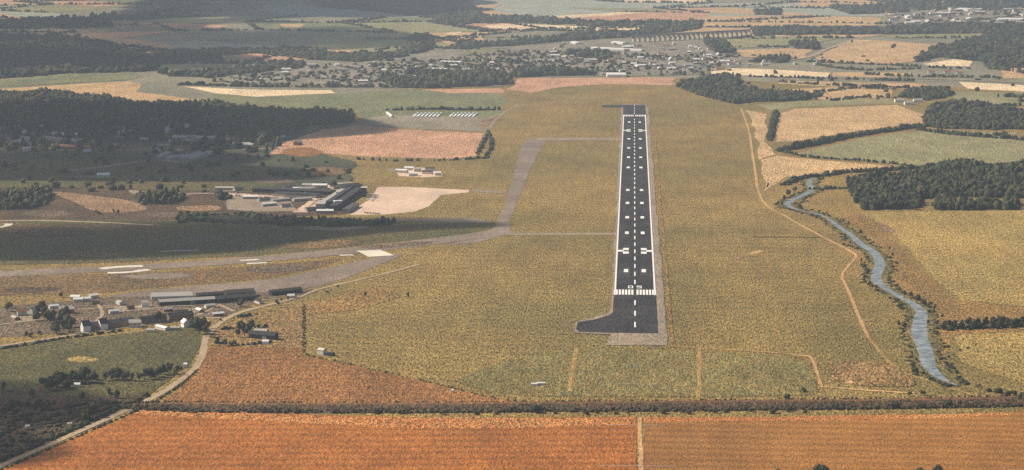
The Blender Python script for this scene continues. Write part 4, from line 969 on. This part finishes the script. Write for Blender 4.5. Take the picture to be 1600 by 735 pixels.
# terminal area
A_T = line_ang((500, 330), (560, 297))[0]
for (a, b, W_, H_, lab, rf, wl) in [
    ((520, 330), (562, 300), 11, 7, 'dark flat roofed terminal block along the apron edge', M_felt, M_felt),
    ((500, 326), (538, 302), 12, 6, 'pale flat roofed terminal block behind the dark one', M_greyroof, M_conc),
    ((513, 324), (549, 300), 7, 8, 'dark spine block between the two terminal blocks', M_felt, M_felt),
    ((540, 333), (556, 323), 9, 5, 'low dark block at the near end of the terminal', M_slate, M_conc)]:
    long_building('terminal_block', lab, 'terminal', a, b, W_, H_, 0, flat=True, roof=rf, wall=wl)
long_building('terminal_block', 'long dark block left of the terminal running level', 'terminal', (400, 299), (520, 304), 26, 5, 0, flat=True, roof=M_felt, wall=M_felt)
long_building('terminal_block', 'second dark block just below the long level one', 'terminal', (430, 306), (498, 309), 20, 5, 0, flat=True, roof=M_felt, wall=M_conc)
building('terminal_block', 'small white roofed block in front of the terminal', 'terminal', (523, 322), 20, 14, 6, 2, 8, M_conc, M_whiteroof)
building('terminal_block', 'small white roofed block behind the long dark block', 'terminal', (500, 294.5), 22, 10, 5, 2, 0, M_conc, M_whiteroof)
building('terminal_block', 'pale low block at the left end behind the terminal', 'terminal', (482, 293), 18, 10, 4, 2, 0, M_conc, M_greyroof)
building('terminal_block', 'dark hangar block left of the apron corner', 'hangar', (548, 299), 26, 18, 9, 3, 35, M_felt, M_felt)
ct = empty('control_tower', (*P(569, 308), 0)); tag(ct, 'dark control tower with glazed cab at the apron corner', 'tower')
box('tower_shaft', -3, 3, -3, 3, 0, 11, M_felt, ct); box('tower_cab', -4.2, 4.2, -4.2, 4.2, 11.003, 14, M_glass, ct); box('tower_roof', -4.8, 4.8, -4.8, 4.8, 14.003, 14.6, M_white, ct)
ribbon('car_park', g_apron, [(468, 332), (484, 322), (498, 310)], 20, .1)
ribbon('car_park', g_apron, [(500, 305), (520, 300), (540, 292)], 14, .2)
ribbon('car_park', g_apron, [(345, 303), (370, 304), (400, 306), (444, 309)], 26, .15)
ribbon('service_road', g_should, [(240, 312), (300, 303), (345, 303)], 12, .3)
field('yard', g_should, [(350, 306), (450, 311), (470, 330), (400, 332), (352, 328)], 3)
random.seed(23)
TCL = [(352, 297, 'left of the car park'), (372, 298, 'behind the car park, left'), (392, 311, 'before the car park'), (412, 314, 'before the long dark block, left'), (438, 315, 'before the long dark block, middle'), (452, 296, 'behind the long dark block, left'), (468, 298, 'behind the long dark block, middle'), (458, 312, 'left of the terminal lawn'), (472, 314, 'beside the pale terminal strip'), (492, 329, 'before the terminal corner'), (508, 333, 'at the near left terminal corner'), (530, 295, 'behind the terminal blocks'), (540, 291, 'behind the hangar'), (555, 293, 'right behind the hangar'), (420, 322, 'on the yard below the terminal, left'), (446, 324, 'on the yard below the terminal, middle'), (478, 298, 'near the white block'), (514, 316, 'between the terminal blocks')]
for i, (x, y, nm) in enumerate(TCL):
    m_ = [M_greyroof, M_felt, M_whiteroof, M_slate][i % 4]
    building('small_building', '%s roofed low building %s' % (['pale', 'black', 'white', 'slate'][i % 4], nm), 'building', (x, y), random.uniform(14, 30), random.uniform(7, 11), 3.5, 1.6, random.choice([0, 4, 35, 40]), M_conc, m_, 'small buildings round the terminal')
for q in [[(340, 296), (380, 295), (384, 299), (344, 300)], [(470, 290), (520, 289), (522, 295), (474, 296)], [(404, 318), (460, 320), (458, 327), (408, 326)], [(505, 322), (530, 314), (534, 318), (512, 328)], [(600, 264), (625, 263), (622, 267), (602, 268)]]:
    field('yard', g_apron if q[0][0] in (470, 505) else g_should, q, 3)
HCL = [(188, 476, 'on the yard left of the long sheds'), (204, 484, 'on the yard above the middle terrace'), (178, 490, 'on the yard above the left terrace'), (262, 487, 'above the right terrace'), (284, 490, 'above the dark brown row'), (312, 488, 'left of the junction'), (328, 481, 'between sheds and junction'), (150, 476, 'below the west yard sheds'), (84, 482, 'behind the left hamlet trees'), (24, 500, 'at the far left of the hamlet'), (404, 474, 'right of the junction'), (340, 494, 'at the road junction')]
for i, (x, y, nm) in enumerate(HCL):
    building('small_building', '%s roofed outbuilding %s' % (['pale', 'black', 'white'][i % 3], nm), 'outbuilding', (x, y), random.uniform(7, 14), random.uniform(4, 6), 2.8, 1.3, random.choice([10, 34, 124]), M_brick if i % 2 else M_render, [M_greyroof, M_felt, M_whiteroof][i % 3], 'outbuildings of the hamlet')
for q in [[(176, 480), (240, 476), (236, 484), (180, 490)], [(270, 484), (320, 480), (318, 488), (276, 492)], [(20, 496), (60, 492), (56, 502), (22, 506)]]: field('yard', g_should, q, 2, 12)
for pl in [[(120, 484), (200, 480), (300, 478)], [(300, 497), (325, 486), (345, 476)], [(0, 508), (60, 500), (120, 496)], [(150, 504), (160, 490), (150, 472)]]: ribbon('farm_track', g_road, pl, 3.5, .3)
# cars
def car_meshes(m):
    v = [(-2.1, -.85, .25), (2.1, -.85, .25), (2.1, .85, .25), (-2.1, .85, .25), (-2.1, -.85, .85), (2.1, -.85, .8), (2.1, .85, .8), (-2.1, .85, .85)]
    f = [[0, 3, 2, 1], [4, 5, 6, 7], [0, 1, 5, 4], [1, 2, 6, 5], [2, 3, 7, 6], [3, 0, 4, 7]]
    body = quadmesh('body', v, f); body.materials.append(m)
    v = [(-1.6, -.8, .85), (1.0, -.8, .83), (1.0, .8, .83), (-1.6, .8, .85), (-1.1, -.65, 1.42), (.35, -.65, 1.42), (.35, .65, 1.42), (-1.1, .65, 1.42)]
    cab = quadmesh('cabin', v, f); cab.materials.append(M_glass)
    rf = quadmesh('roof', *box_v(-1.08, .33, -.63, .63, 1.423, 1.46)); rf.materials.append(m)
    V, Fc = [], []
    n = 8; 
    for s in (-.11, .11):
        for k in range(n): V.append((.33 * math.cos(6.2832 * k / n), s, .33 * math.sin(6.2832 * k / n)))
    for k in range(n): Fc.append([k, (k + 1) % n, n + (k + 1) % n, n + k])
    Fc += [list(range(n)), list(range(2 * n - 1, n - 1, -1))]
    wh = quadmesh('wheel', V, Fc); wh.materials.append(M_rubber)
    return body, cab, rf, wh
CARC = {k: car_meshes(plain_mat('car_paint_' + k, c, .35, .5, .03)) for k, c in {'white': (.75, .74, .7), 'red': (.35, .04, .03), 'blue': (.05, .09, .25), 'silver': (.45, .45, .46), 'dark': (.04, .04, .045)}.items()}
def car(x, y, rz, col, where, group):
    e = empty('parked_car', (x, y, .7), rz); tag(e, '%s car parked %s' % (col, where), 'car', group)
    b, c, r, w_ = CARC[col]
    link('body', b, e); link('cabin', c, e); link('roof', r, e)
    for sx in (-1.3, 1.3):
        for sy in (-.8, .8): q = link('wheel', w_, e); q.location = (sx, sy, .33)
cols = ['white', 'white', 'red', 'blue', 'silver', 'silver', 'dark']
for j, (a, b, nm) in enumerate([((350, 302), (442, 307.5), 'in the far row of the terminal car park'), ((356, 305.5), (440, 310.5), 'in the near row of the terminal car park')]):
    kc = -1
    for i in range(26):
        t = (i + random.uniform(-.15, .15)) / 26; x, y = P(a[0] + (b[0] - a[0]) * t, a[1] + (b[1] - a[1]) * t)
        if random.random() < .8: kc += 1; car(x, y, R(90 + random.uniform(-4, 4)), random.choice(cols), nm + ', ' + ORD[kc], 'cars in the terminal car park')
for i in range(9):
    x, y = P(474 + i * 2.6, 328 - i * 2.1); car(x + 5, y, R(10), random.choice(cols), 'on the pale strip before the terminal, ' + ORD[i], 'cars before the terminal')
# aircraft on the apron
def aircraft(px, rz, label, s=1.0):
    e = empty('aircraft', (*P(*px), .8), R(rz), s); tag(e, label, 'aircraft', 'aircraft on the apron')
    V, Fc = [], []; n = 10; st = [(-10, .15, 2.6), (-8.5, .7, 2.3), (-5, 1.15, 2.1), (5, 1.2, 2.1), (8, 1.0, 2.0), (9.4, .55, 1.9), (10, .1, 1.8)]
    for (x, r, z) in st:
        for k in range(n): V.append((x, r * math.cos(6.2832 * k / n), z + r * math.sin(6.2832 * k / n)))
    for j in range(len(st) - 1):
        for k in range(n): Fc.append([j * n + k, j * n + (k + 1) % n, (j + 1) * n + (k + 1) % n, (j + 1) * n + k])
    link('fuselage', quadmesh('fuselage', V, Fc), e, M_white)
    for sgn in (-1, 1):
        v = [(2.2, 0, 2.0), (-.8, 0, 2.0), (-.9, 10.5 * sgn, 2.5), (.4, 10.5 * sgn, 2.5)]
        v = v + [(a, b, c + .28) for a, b, c in v]
        link('wing', quadmesh('wing', v, [[0, 1, 2, 3], [7, 6, 5, 4], [0, 4, 5, 1], [1, 5, 6, 2], [2, 6, 7, 3], [3, 7, 4, 0]]), e, M_white)
        v = [(-7.6, 0, 2.8), (-9.4, 0, 2.8), (-9.6, 3.6 * sgn, 2.9), (-8.7, 3.6 * sgn, 2.9)]; v = v + [(a, b, c + .15) for a, b, c in v]
        link('tailplane', quadmesh('tailplane', v, [[0, 1, 2, 3], [7, 6, 5, 4], [0, 4, 5, 1], [1, 5, 6, 2], [2, 6, 7, 3], [3, 7, 4, 0]]), e, M_white)
        V2, F2 = [], []
        for x in (-.5, 2.9):
            for k in range(8): V2.append((x, 3.6 * sgn + .5 * math.cos(.7854 * k), 1.9 + .5 * math.sin(.7854 * k)))
        F2 = [[k, (k + 1) % 8, 8 + (k + 1) % 8, 8 + k] for k in range(8)] + [list(range(8)), list(range(15, 7, -1))]
        link('engine', quadmesh('engine', V2, F2), e, M_metal)
        box('landing_gear', -.2, .3, 2.6 * sgn - .25, 2.6 * sgn + .25, 0, 1.9, M_rubber, e)
    v = [(-6.6, -.12, 3.0), (-9.6, -.12, 3.0), (-10.4, -.12, 6.6), (-8.8, -.12, 6.6)]; v = v + [(a, .12, c) for a, b, c in v]
    link('fin', quadmesh('fin', v, [[0, 1, 2, 3], [7, 6, 5, 4], [0, 4, 5, 1], [1, 5, 6, 2], [2, 6, 7, 3], [3, 7, 4, 0]]), e, M_metal)
    box('nose_gear', 6.8, 7.2, -.2, .2, 0, 1.4, M_rubber, e)
aircraft((582, 308), 10, 'white twin engined airliner on the apron, farther of two')
aircraft((580, 314), 190, 'white twin engined airliner on the apron, nearer of two', .8)
for i in range(6):
    x, y = P(571 + i * 4.2, 334 + .25 * i)
    car(x, y, R(5), 'dark', 'in the short apron edge row, ' + ORD[i], 'dark cars at the apron edge')
# compound
field('yard', g_apron, [(618, 268), (640, 261), (670, 262), (690, 268), (696, 276), (660, 278), (620, 276)], 4, 20)
for i, (x, y, L_, m_, nm) in enumerate([(628, 270, 18, M_whiteroof, 'left white'), (640, 266, 16, M_whiteroof, 'rear white'), (652, 268, 12, M_greyroof, 'middle grey'), (672, 267, 14, M_felt, 'rear dark'), (668, 272, 16, M_felt, 'front dark'), (684, 274, 10, M_whiteroof, 'right white'), (646, 275, 14, M_whiteroof, 'front white')]):
    building('fuel_compound_hut', '%s roofed hut in the pale compound behind the apron' % nm, 'hut', (x, y), L_, 8, 4, 1.6, random.uniform(-15, 15), M_render, m_, 'huts in the compound')
# rows of long white sheds
for gname, xs in (('left', [649 + i * 6.2 for i in range(7)]), ('right', [706 + i * 6.0 for i in range(7)])):
    for i, x in enumerate(xs):
        long_building('storage_shed', '%s long white shed from the left in the %s row beyond the pink field' % (['first', 'second', 'third', 'fourth', 'fifth', 'sixth', 'seventh'][i], gname), 'shed', (x - 3.8, 183.6), (x + 3.4, 177.4), 3.4, 1.2, 0, wall=M_white, roof=M_snow, flat=True, group='long white sheds in two rows')
long_building('storage_shed', 'slanting white shed left of the two rows of white sheds', 'shed', (605, 178), (613, 184), 5, 3, 1.5, wall=M_render, roof=M_whiteroof)
# shaded town
long_building('warehouse', 'bright white roofed warehouse alone on the shaded land at left', 'warehouse', (152, 276.5), (171, 276), 26, 4, 2, wall=M_render, roof=M_whiteroof)
HC = []
def house_px(x, y, label, group, L_=10, W_=7, wall=None, roof=None, ang=None, H_=5.0, rh=2.8):
    building('house', label, 'house', (x, y), L_, W_, H_, rh, random.choice([0, 8, 16, 80, 98]) if ang is None else ang, wall or random.choice([M_brick, M_render, M_brick]), roof or random.choice([M_slate, M_tile, M_greyroof]), group, chim=0)
for i in range(10): house_px(81 + i * 4.8, 213 + .1 * i, ORD[i] + ' white house in the level row of the shaded town', 'white row in the shaded town', 9, 7, M_white, M_whiteroof, 0, 4)
for i in range(12): house_px(86 + i * 4.5, 232 + .3 * i, ORD[i] + ' red roofed house in the shaded town row', 'red roofed row in the shaded town', 11, 8, M_brick, M_tile, 0)
for i in range(9): house_px(70 + i * 6, 219 + .8 * i, ORD[i] + ' pale house in the slanting row of the shaded town', 'slanting row in the shaded town', 11, 8, M_render, M_greyroof, -10)
for (x, y, nm) in [(24, 228, 'far left'), (36, 226, 'left'), (40, 222, 'rear left')]: house_px(x, y, 'white block of houses at the %s of the shaded town' % nm, 'left white houses', 16, 9, M_white, M_greyroof, 0, 7)
for i in range(6): house_px(188 + i * 4, 211, ORD[i] + ' pale house in the short row of the shaded town', 'short middle row', 10, 8, M_render, M_greyroof, 0)
for i, (x, y) in enumerate([(249, 208), (262, 208)]): building('gabled_house', 'pale tall gabled building in the shaded town, %s of a pair' % ('left', 'right')[i], 'house', (x, y), 12, 8, 8, 5, 84, M_white, M_greyroof)
long_building('factory', 'long pale roofed factory in the shaded town', 'factory', (272, 219), (340, 221), 20, 6, 3, wall=M_conc, roof=M_greyroof)
long_building('factory', 'pale factory right of the long one at the shaded town edge', 'factory', (362, 230), (398, 231), 24, 6, 3, wall=M_conc, roof=M_greyroof)
for i, (a, b) in enumerate([((244, 251), (262, 243)), ((262, 251), (300, 248)), ((292, 254), (328, 242)), ((282, 254), (312, 243))]):
    long_building('hangar', 'grey slanting hangar roof, %s of the group below the shaded town' % ['leftmost', 'second', 'rightmost', 'third'][i], 'hangar', a, b, 12, 5, 3, wall=M_conc, roof=M_greyroof, group='slanting hangars')
# far villages
WN = {M_brick.name: 'brick', M_render.name: 'cream', M_white.name: 'white', M_conc.name: 'grey'}
RN = {M_slate.name: 'slate', M_tile.name: 'red', M_greyroof.name: 'pale', M_whiteroof.name: 'white'}
def village(n, x0, x1, y0, y1, what, where, grp, Ls, W_, walls, roofs, H_=5.0):
    for i in range(n):
        x = random.uniform(x0, x1); y = random.uniform(y0, y1); t = (x - x0) / (x1 - x0); w_ = random.choice(walls); r_ = random.choice(roofs); L_ = random.choice(Ls)
        zone = ['far left', 'left', 'middle', 'right', 'far right'][min(4, int(t * 5))]; row = ['rearmost', 'rear', 'front', 'nearest'][min(3, int((y - y0) / (y1 - y0) * 4))]
        house_px(x, y, '%s %s %s with %s roof, %s %s of %s' % ('long' if L_ > min(Ls) * 1.3 else 'small', WN[w_.name], what, RN[r_.name], row, zone, where), grp, L_, W_, w_, r_, None, H_)
village(95, 860, 1150, 70, 117, 'house', 'the village beyond the runway', 'houses of the village beyond the runway', [11, 16, 24], 10, [M_brick, M_render, M_white], [M_slate, M_tile, M_greyroof, M_whiteroof])
village(70, 380, 790, 100, 135, 'house', 'the upper left village', 'houses of the upper left village', [11, 16, 24], 10, [M_brick, M_render, M_white], [M_slate, M_greyroof, M_whiteroof])
village(60, 1390, 1600, 16, 40, 'block', 'the distant top right town', 'blocks of the distant town', [20, 34, 50], 16, [M_white, M_brick, M_render], [M_greyroof, M_whiteroof, M_slate], 8)
village(16, 1110, 1300, 95, 104, 'house', 'the roadside hamlet at far right', 'roadside houses at far right', [11, 16], 9, [M_white, M_render], [M_greyroof, M_tile])
long_building('warehouse', 'bright white roofed warehouse just beyond the airfield end', 'warehouse', (948, 120), (977, 120), 60, 7, 3, wall=M_white, roof=M_whiteroof)
for (a, b, nm) in [((690, 99), (722, 100), 'left of the village'), ((925, 77), (1005, 81), 'at the back of the village'), ((993, 105), (1022, 104), 'in the middle of the village'), ((897, 68), (905, 70), 'at the far left edge of the village'), ((960, 68), (978, 70), 'behind the village near the viaduct'), ((1125, 98), (1140, 98), 'at the right edge of the village'), ((667, 111), (700, 111), 'at the left beyond the pasture')]:
    long_building('warehouse', 'long pale warehouse roof %s' % nm, 'warehouse', a, b, 24, 5, 2, wall=M_white, roof=M_whiteroof)
for (a, b, nm) in [((1560, 33), (1600, 34), 'right'), ((1500, 17), (1520, 18), 'left')]:
    long_building('warehouse', 'bright distant warehouse in the top right town, %s one' % nm, 'warehouse', a, b, 50, 9, 3, wall=M_white, roof=M_whiteroof)
for (x, y, nm) in [(1405, 160, 'left'), (1420, 164, 'middle'), (1434, 160, 'right')]:
    building('farmhouse', 'pale farm building beside the small right copse, %s of three' % nm, 'farm building', (x, y), 20, 9, 5, 3, 10, M_white, M_greyroof, 'farm by the copse')
for (x, y, nm) in [(1455, 115, 'leftmost'), (1480, 115, 'middle'), (1500, 117, 'rightmost')]:
    building('farmhouse', 'pale roadside building among far right hedges, %s of three' % nm, 'farm building', (x, y), 16, 9, 5, 3, 0, M_white, M_tile, 'roadside far right buildings')

village(60, -20, 470, 184, 238, 'house', 'the shaded town', 'scattered houses of the shaded town', [10, 15, 24], 9, [M_render, M_brick, M_white], [M_slate, M_tile, M_greyroof])

# ------------------------------------------------------------------ viaduct
def viaduct():
    A, B = Vector(P(990, 66.5)), Vector(P(1172, 57)); d = B - A; ln = d.length; an = math.atan2(d.y, d.x)
    e = empty('railway_viaduct', (A.x, A.y, 0), an); tag(e, 'long many arched stone railway viaduct in the hazy distance', 'viaduct')
    n = 24; bay = ln / n; H_ = 20.0; W_ = 9.0; pw = bay * .30
    dk = box('deck', -6, ln + 6, -W_ / 2 - .4, W_ / 2 + .4, H_ + .003, H_ + 1.2, M_slate, e)
    for s in (-1, 1): box('parapet', -6, ln + 6, s * (W_ / 2 + .1) - .25, s * (W_ / 2 + .1) + .25, H_ + 1.203, H_ + 2.6, M_stone, e)
    pm = quadmesh('pier', *box_v(-pw / 2, pw / 2, -W_ / 2 - .3, W_ / 2 + .3, 0, H_ - bay * .42)); pm.materials.append(M_stone)
    r = (bay - pw) / 2; k = 8; zb = H_ - bay * .42
    V, Fc = [], []
    prof = [(r - r * math.cos(math.pi * j / k), zb + r * math.sin(math.pi * j / k) * ((H_ - zb - 1) / r)) for j in range(k + 1)]
    for s in (-1, 1):
        b0 = len(V)
        V.append((-pw / 2, s * W_ / 2, zb)); V.append((-pw / 2, s * W_ / 2, H_))
        for (x, z) in prof: V.append((pw / 2 + x - 0, s * W_ / 2, z)); V.append((pw / 2 + x, s * W_ / 2, H_))
        for j in range(k + 1):
            q = [b0 + 2 * j, b0 + 2 * j + 2, b0 + 2 * j + 3, b0 + 2 * j + 1]; Fc.append(q if s < 0 else q[::-1])
    h = (k + 2) * 2
    for j in range(1, k + 1): Fc.append([2 * j, h + 2 * j, h + 2 * j + 2, 2 * j + 2])
    am = quadmesh('arch', V, Fc); am.materials.append(M_stone)
    for i in range(n + 1):
        p = link('pier', pm, e); p.location.x = i * bay
        if i < n: a = link('arch', am, e); a.location.x = i * bay
viaduct()

# ------------------------------------------------------------------ small airfield kit
wp = P(640, 412)
e = empty('windsock', (*P(792, 408), 0)); tag(e, 'small windsock pole left of the runway on dry grass', 'windsock')
box('pole', -.15, .15, -.15, .15, 0, 7, M_white, e)
V = []; 
for (x, r) in ((0, .6), (3.6, .3)):
    for k in range(8): V.append((x, r * math.cos(.7854 * k), 6.6 + r * math.sin(.7854 * k) - x * .15))
link('sock', quadmesh('sock', V, [[k, (k + 1) % 8, 8 + (k + 1) % 8, 8 + k] for k in range(8)]), e, M_white)
# approach light bars before the near runway end
def light_bar(yc, half, n, lab):
    e = empty('approach_light_bar', (RX, yc, 0)); tag(e, lab, 'light bar', 'approach light bars')
    box('crossbar', -half, half, -.15, .15, 1.4, 1.6, M_white, e)
    for i in range(n):
        x = -half + 2 * half * i / (n - 1); box('post', x - .08, x + .08, -.08, .08, 0, 1.4, M_metal, e); box('lamp', x - .25, x + .25, -.2, .2, 1.603, 2.0, M_white, e)
light_bar(P(992, 603)[1], 20, 9, 'wide approach light bar on the grass before the runway')
light_bar(P(992, 575)[1], 5, 5, 'short approach light bar nearest the runway end')
light_bar(P(992, 667)[1], 24, 9, 'approach light bar on the stubble across the farm track')
light_bar(P(992, 731)[1], 30, 9, 'widest approach light bar at the bottom edge')

# ------------------------------------------------------------------ clouds above (cast the broad shadows on the land)
def cloud(blobs, base=950.0, thick=230.0, dens=0.012, cell=28.0, seed=0):
    """blobs: (px, py, half width m, half depth m, weight) of the shadow on the ground"""
    pts = [(*P(b[0], b[1]), b[2], b[3], b[4] if len(b) > 4 else 1.0) for b in blobs]
    x0 = min(p[0] - 1.6 * p[2] for p in pts); x1 = max(p[0] + 1.6 * p[2] for p in pts); y0 = min(p[1] - 1.6 * p[3] for p in pts); y1 = max(p[1] + 1.6 * p[3] for p in pts)
    gx = np.arange(x0, x1, cell); gy = np.arange(y0, y1, cell); X, Y = np.meshgrid(gx, gy)
    f = np.zeros_like(X)
    for (cx, cy, rx, ry, wt) in pts:
        f = np.maximum(f, wt * np.clip(1.25 - np.sqrt(((X - cx) / rx) ** 2 + ((Y - cy) / ry) ** 2) , 0, 1))
    r = np.random.default_rng(seed); nz = np.zeros_like(X)
    for fr, am in ((.004, .20), (.009, .14), (.019, .09)):
        for _ in range(3):
            a = r.uniform(0, 6.28); nz += am / 1.7 * np.sin((X * math.cos(a) + Y * math.sin(a)) * fr + r.uniform(0, 6.28))
    f = np.where(f > 0, f + nz * np.minimum(1, f * 4), 0)
    f = np.clip(f - .08, 0, 1.2)
    k = (base + thick * .55) / math.tan(R(SUN_EL)); ox, oy = math.sin(R(SUN_AZ)) * k, math.cos(R(SUN_AZ)) * k
    top = thick * np.sqrt(f)
    ny, nx = X.shape; idx = -np.ones((2, ny, nx), int); V = []
    cellm = (f[:-1, :-1] + f[1:, :-1] + f[:-1, 1:] + f[1:, 1:]) > 0
    ys, xs = np.nonzero(cellm); Fc = []
    def vid(l, j, i):
        if f[j, i] <= 0: l = 0
        if idx[l, j, i] < 0:
            idx[l, j, i] = len(V); V.append((X[j, i] + ox, Y[j, i] + oy, base + (top[j, i] if l else -min(20.0, top[j, i] * .15))))
        return int(idx[l, j, i])
    for j, i in zip(ys, xs):
        for l in (0, 1):
            q = [vid(l, j, i), vid(l, j, i + 1), vid(l, j + 1, i + 1), vid(l, j + 1, i)]
            Fc.append(q if l else q[::-1])
    me = quadmesh('cloud', V, Fc)
    m = MATS.get('cloud%g' % dens)
    if not m:
        m = bpy.data.materials.new('cloud'); m.use_nodes = True; N = m.node_tree.nodes; N.remove(N['Principled BSDF'])
        pv = N.new('ShaderNodeVolumePrincipled'); pv.inputs['Color'].default_value = (.95, .95, .96, 1); pv.inputs['Density'].default_value = dens; pv.inputs['Anisotropy'].default_value = .5
        m.node_tree.links.new(pv.outputs[0], N['Material Output'].inputs['Volume']); MATS['cloud%g' % dens] = m
    o = link('cloud', me, None, m); tag(o, kind='stuff', label='white cumulus cloud above the land, casting a broad shadow', cat='cloud')
    return o
cloud([(-60, 195, 700, 400), (150, 200, 500, 400), (300, 205, 400, 380), (410, 200, 240, 300), (470, 190, 130, 160), (180, 250, 300, 150), (40, 268, 500, 130), (300, 272, 260, 110, .85)], seed=1)
cloud([(0, 385, 300, 120), (180, 381, 250, 105), (320, 371, 210, 90), (440, 363, 150, 75), (530, 358, 110, 60), (600, 355, 90, 50), (690, 352, 80, 45, .85), (755, 350, 50, 32, .6)], seed=2, thick=170)
cloud([(-90, 640, 170, 110), (20, 640, 110, 55), (-60, 710, 130, 80), (90, 632, 60, 32, .9)], seed=3, cell=14, thick=120)
cloud([(540, 0, 520, 1700), (640, 8, 480, 1000)], seed=4, thick=420, cell=60, dens=.03)
cloud([(40, 95, 620, 500), (200, 96, 420, 350), (150, 50, 800, 900, .5), (420, 60, 600, 700, .45)], seed=5, cell=55)

# ------------------------------------------------------------------ haze
hz = link('haze', quadmesh('haze', *box_v(-17000, 17000, -3000, 31000, -1.0, CAM_H + 15)), None)
m = bpy.data.materials.new('haze'); m.use_nodes = True; N = m.node_tree.nodes; N.remove(N['Principled BSDF'])
pv = N.new('ShaderNodeVolumePrincipled'); pv.inputs['Color'].default_value = (.76, .87, 1.0, 1); pv.inputs['Density'].default_value = HAZE_DENSITY; pv.inputs['Anisotropy'].default_value = .3
m.node_tree.links.new(pv.outputs[0], N['Material Output'].inputs['Volume'])
hz.data.materials.append(m); tag(hz, kind='stuff')
print('TREES', NTREE[0], 'TRI', TRI[0], 'FIELDS', FIELD_N[0])
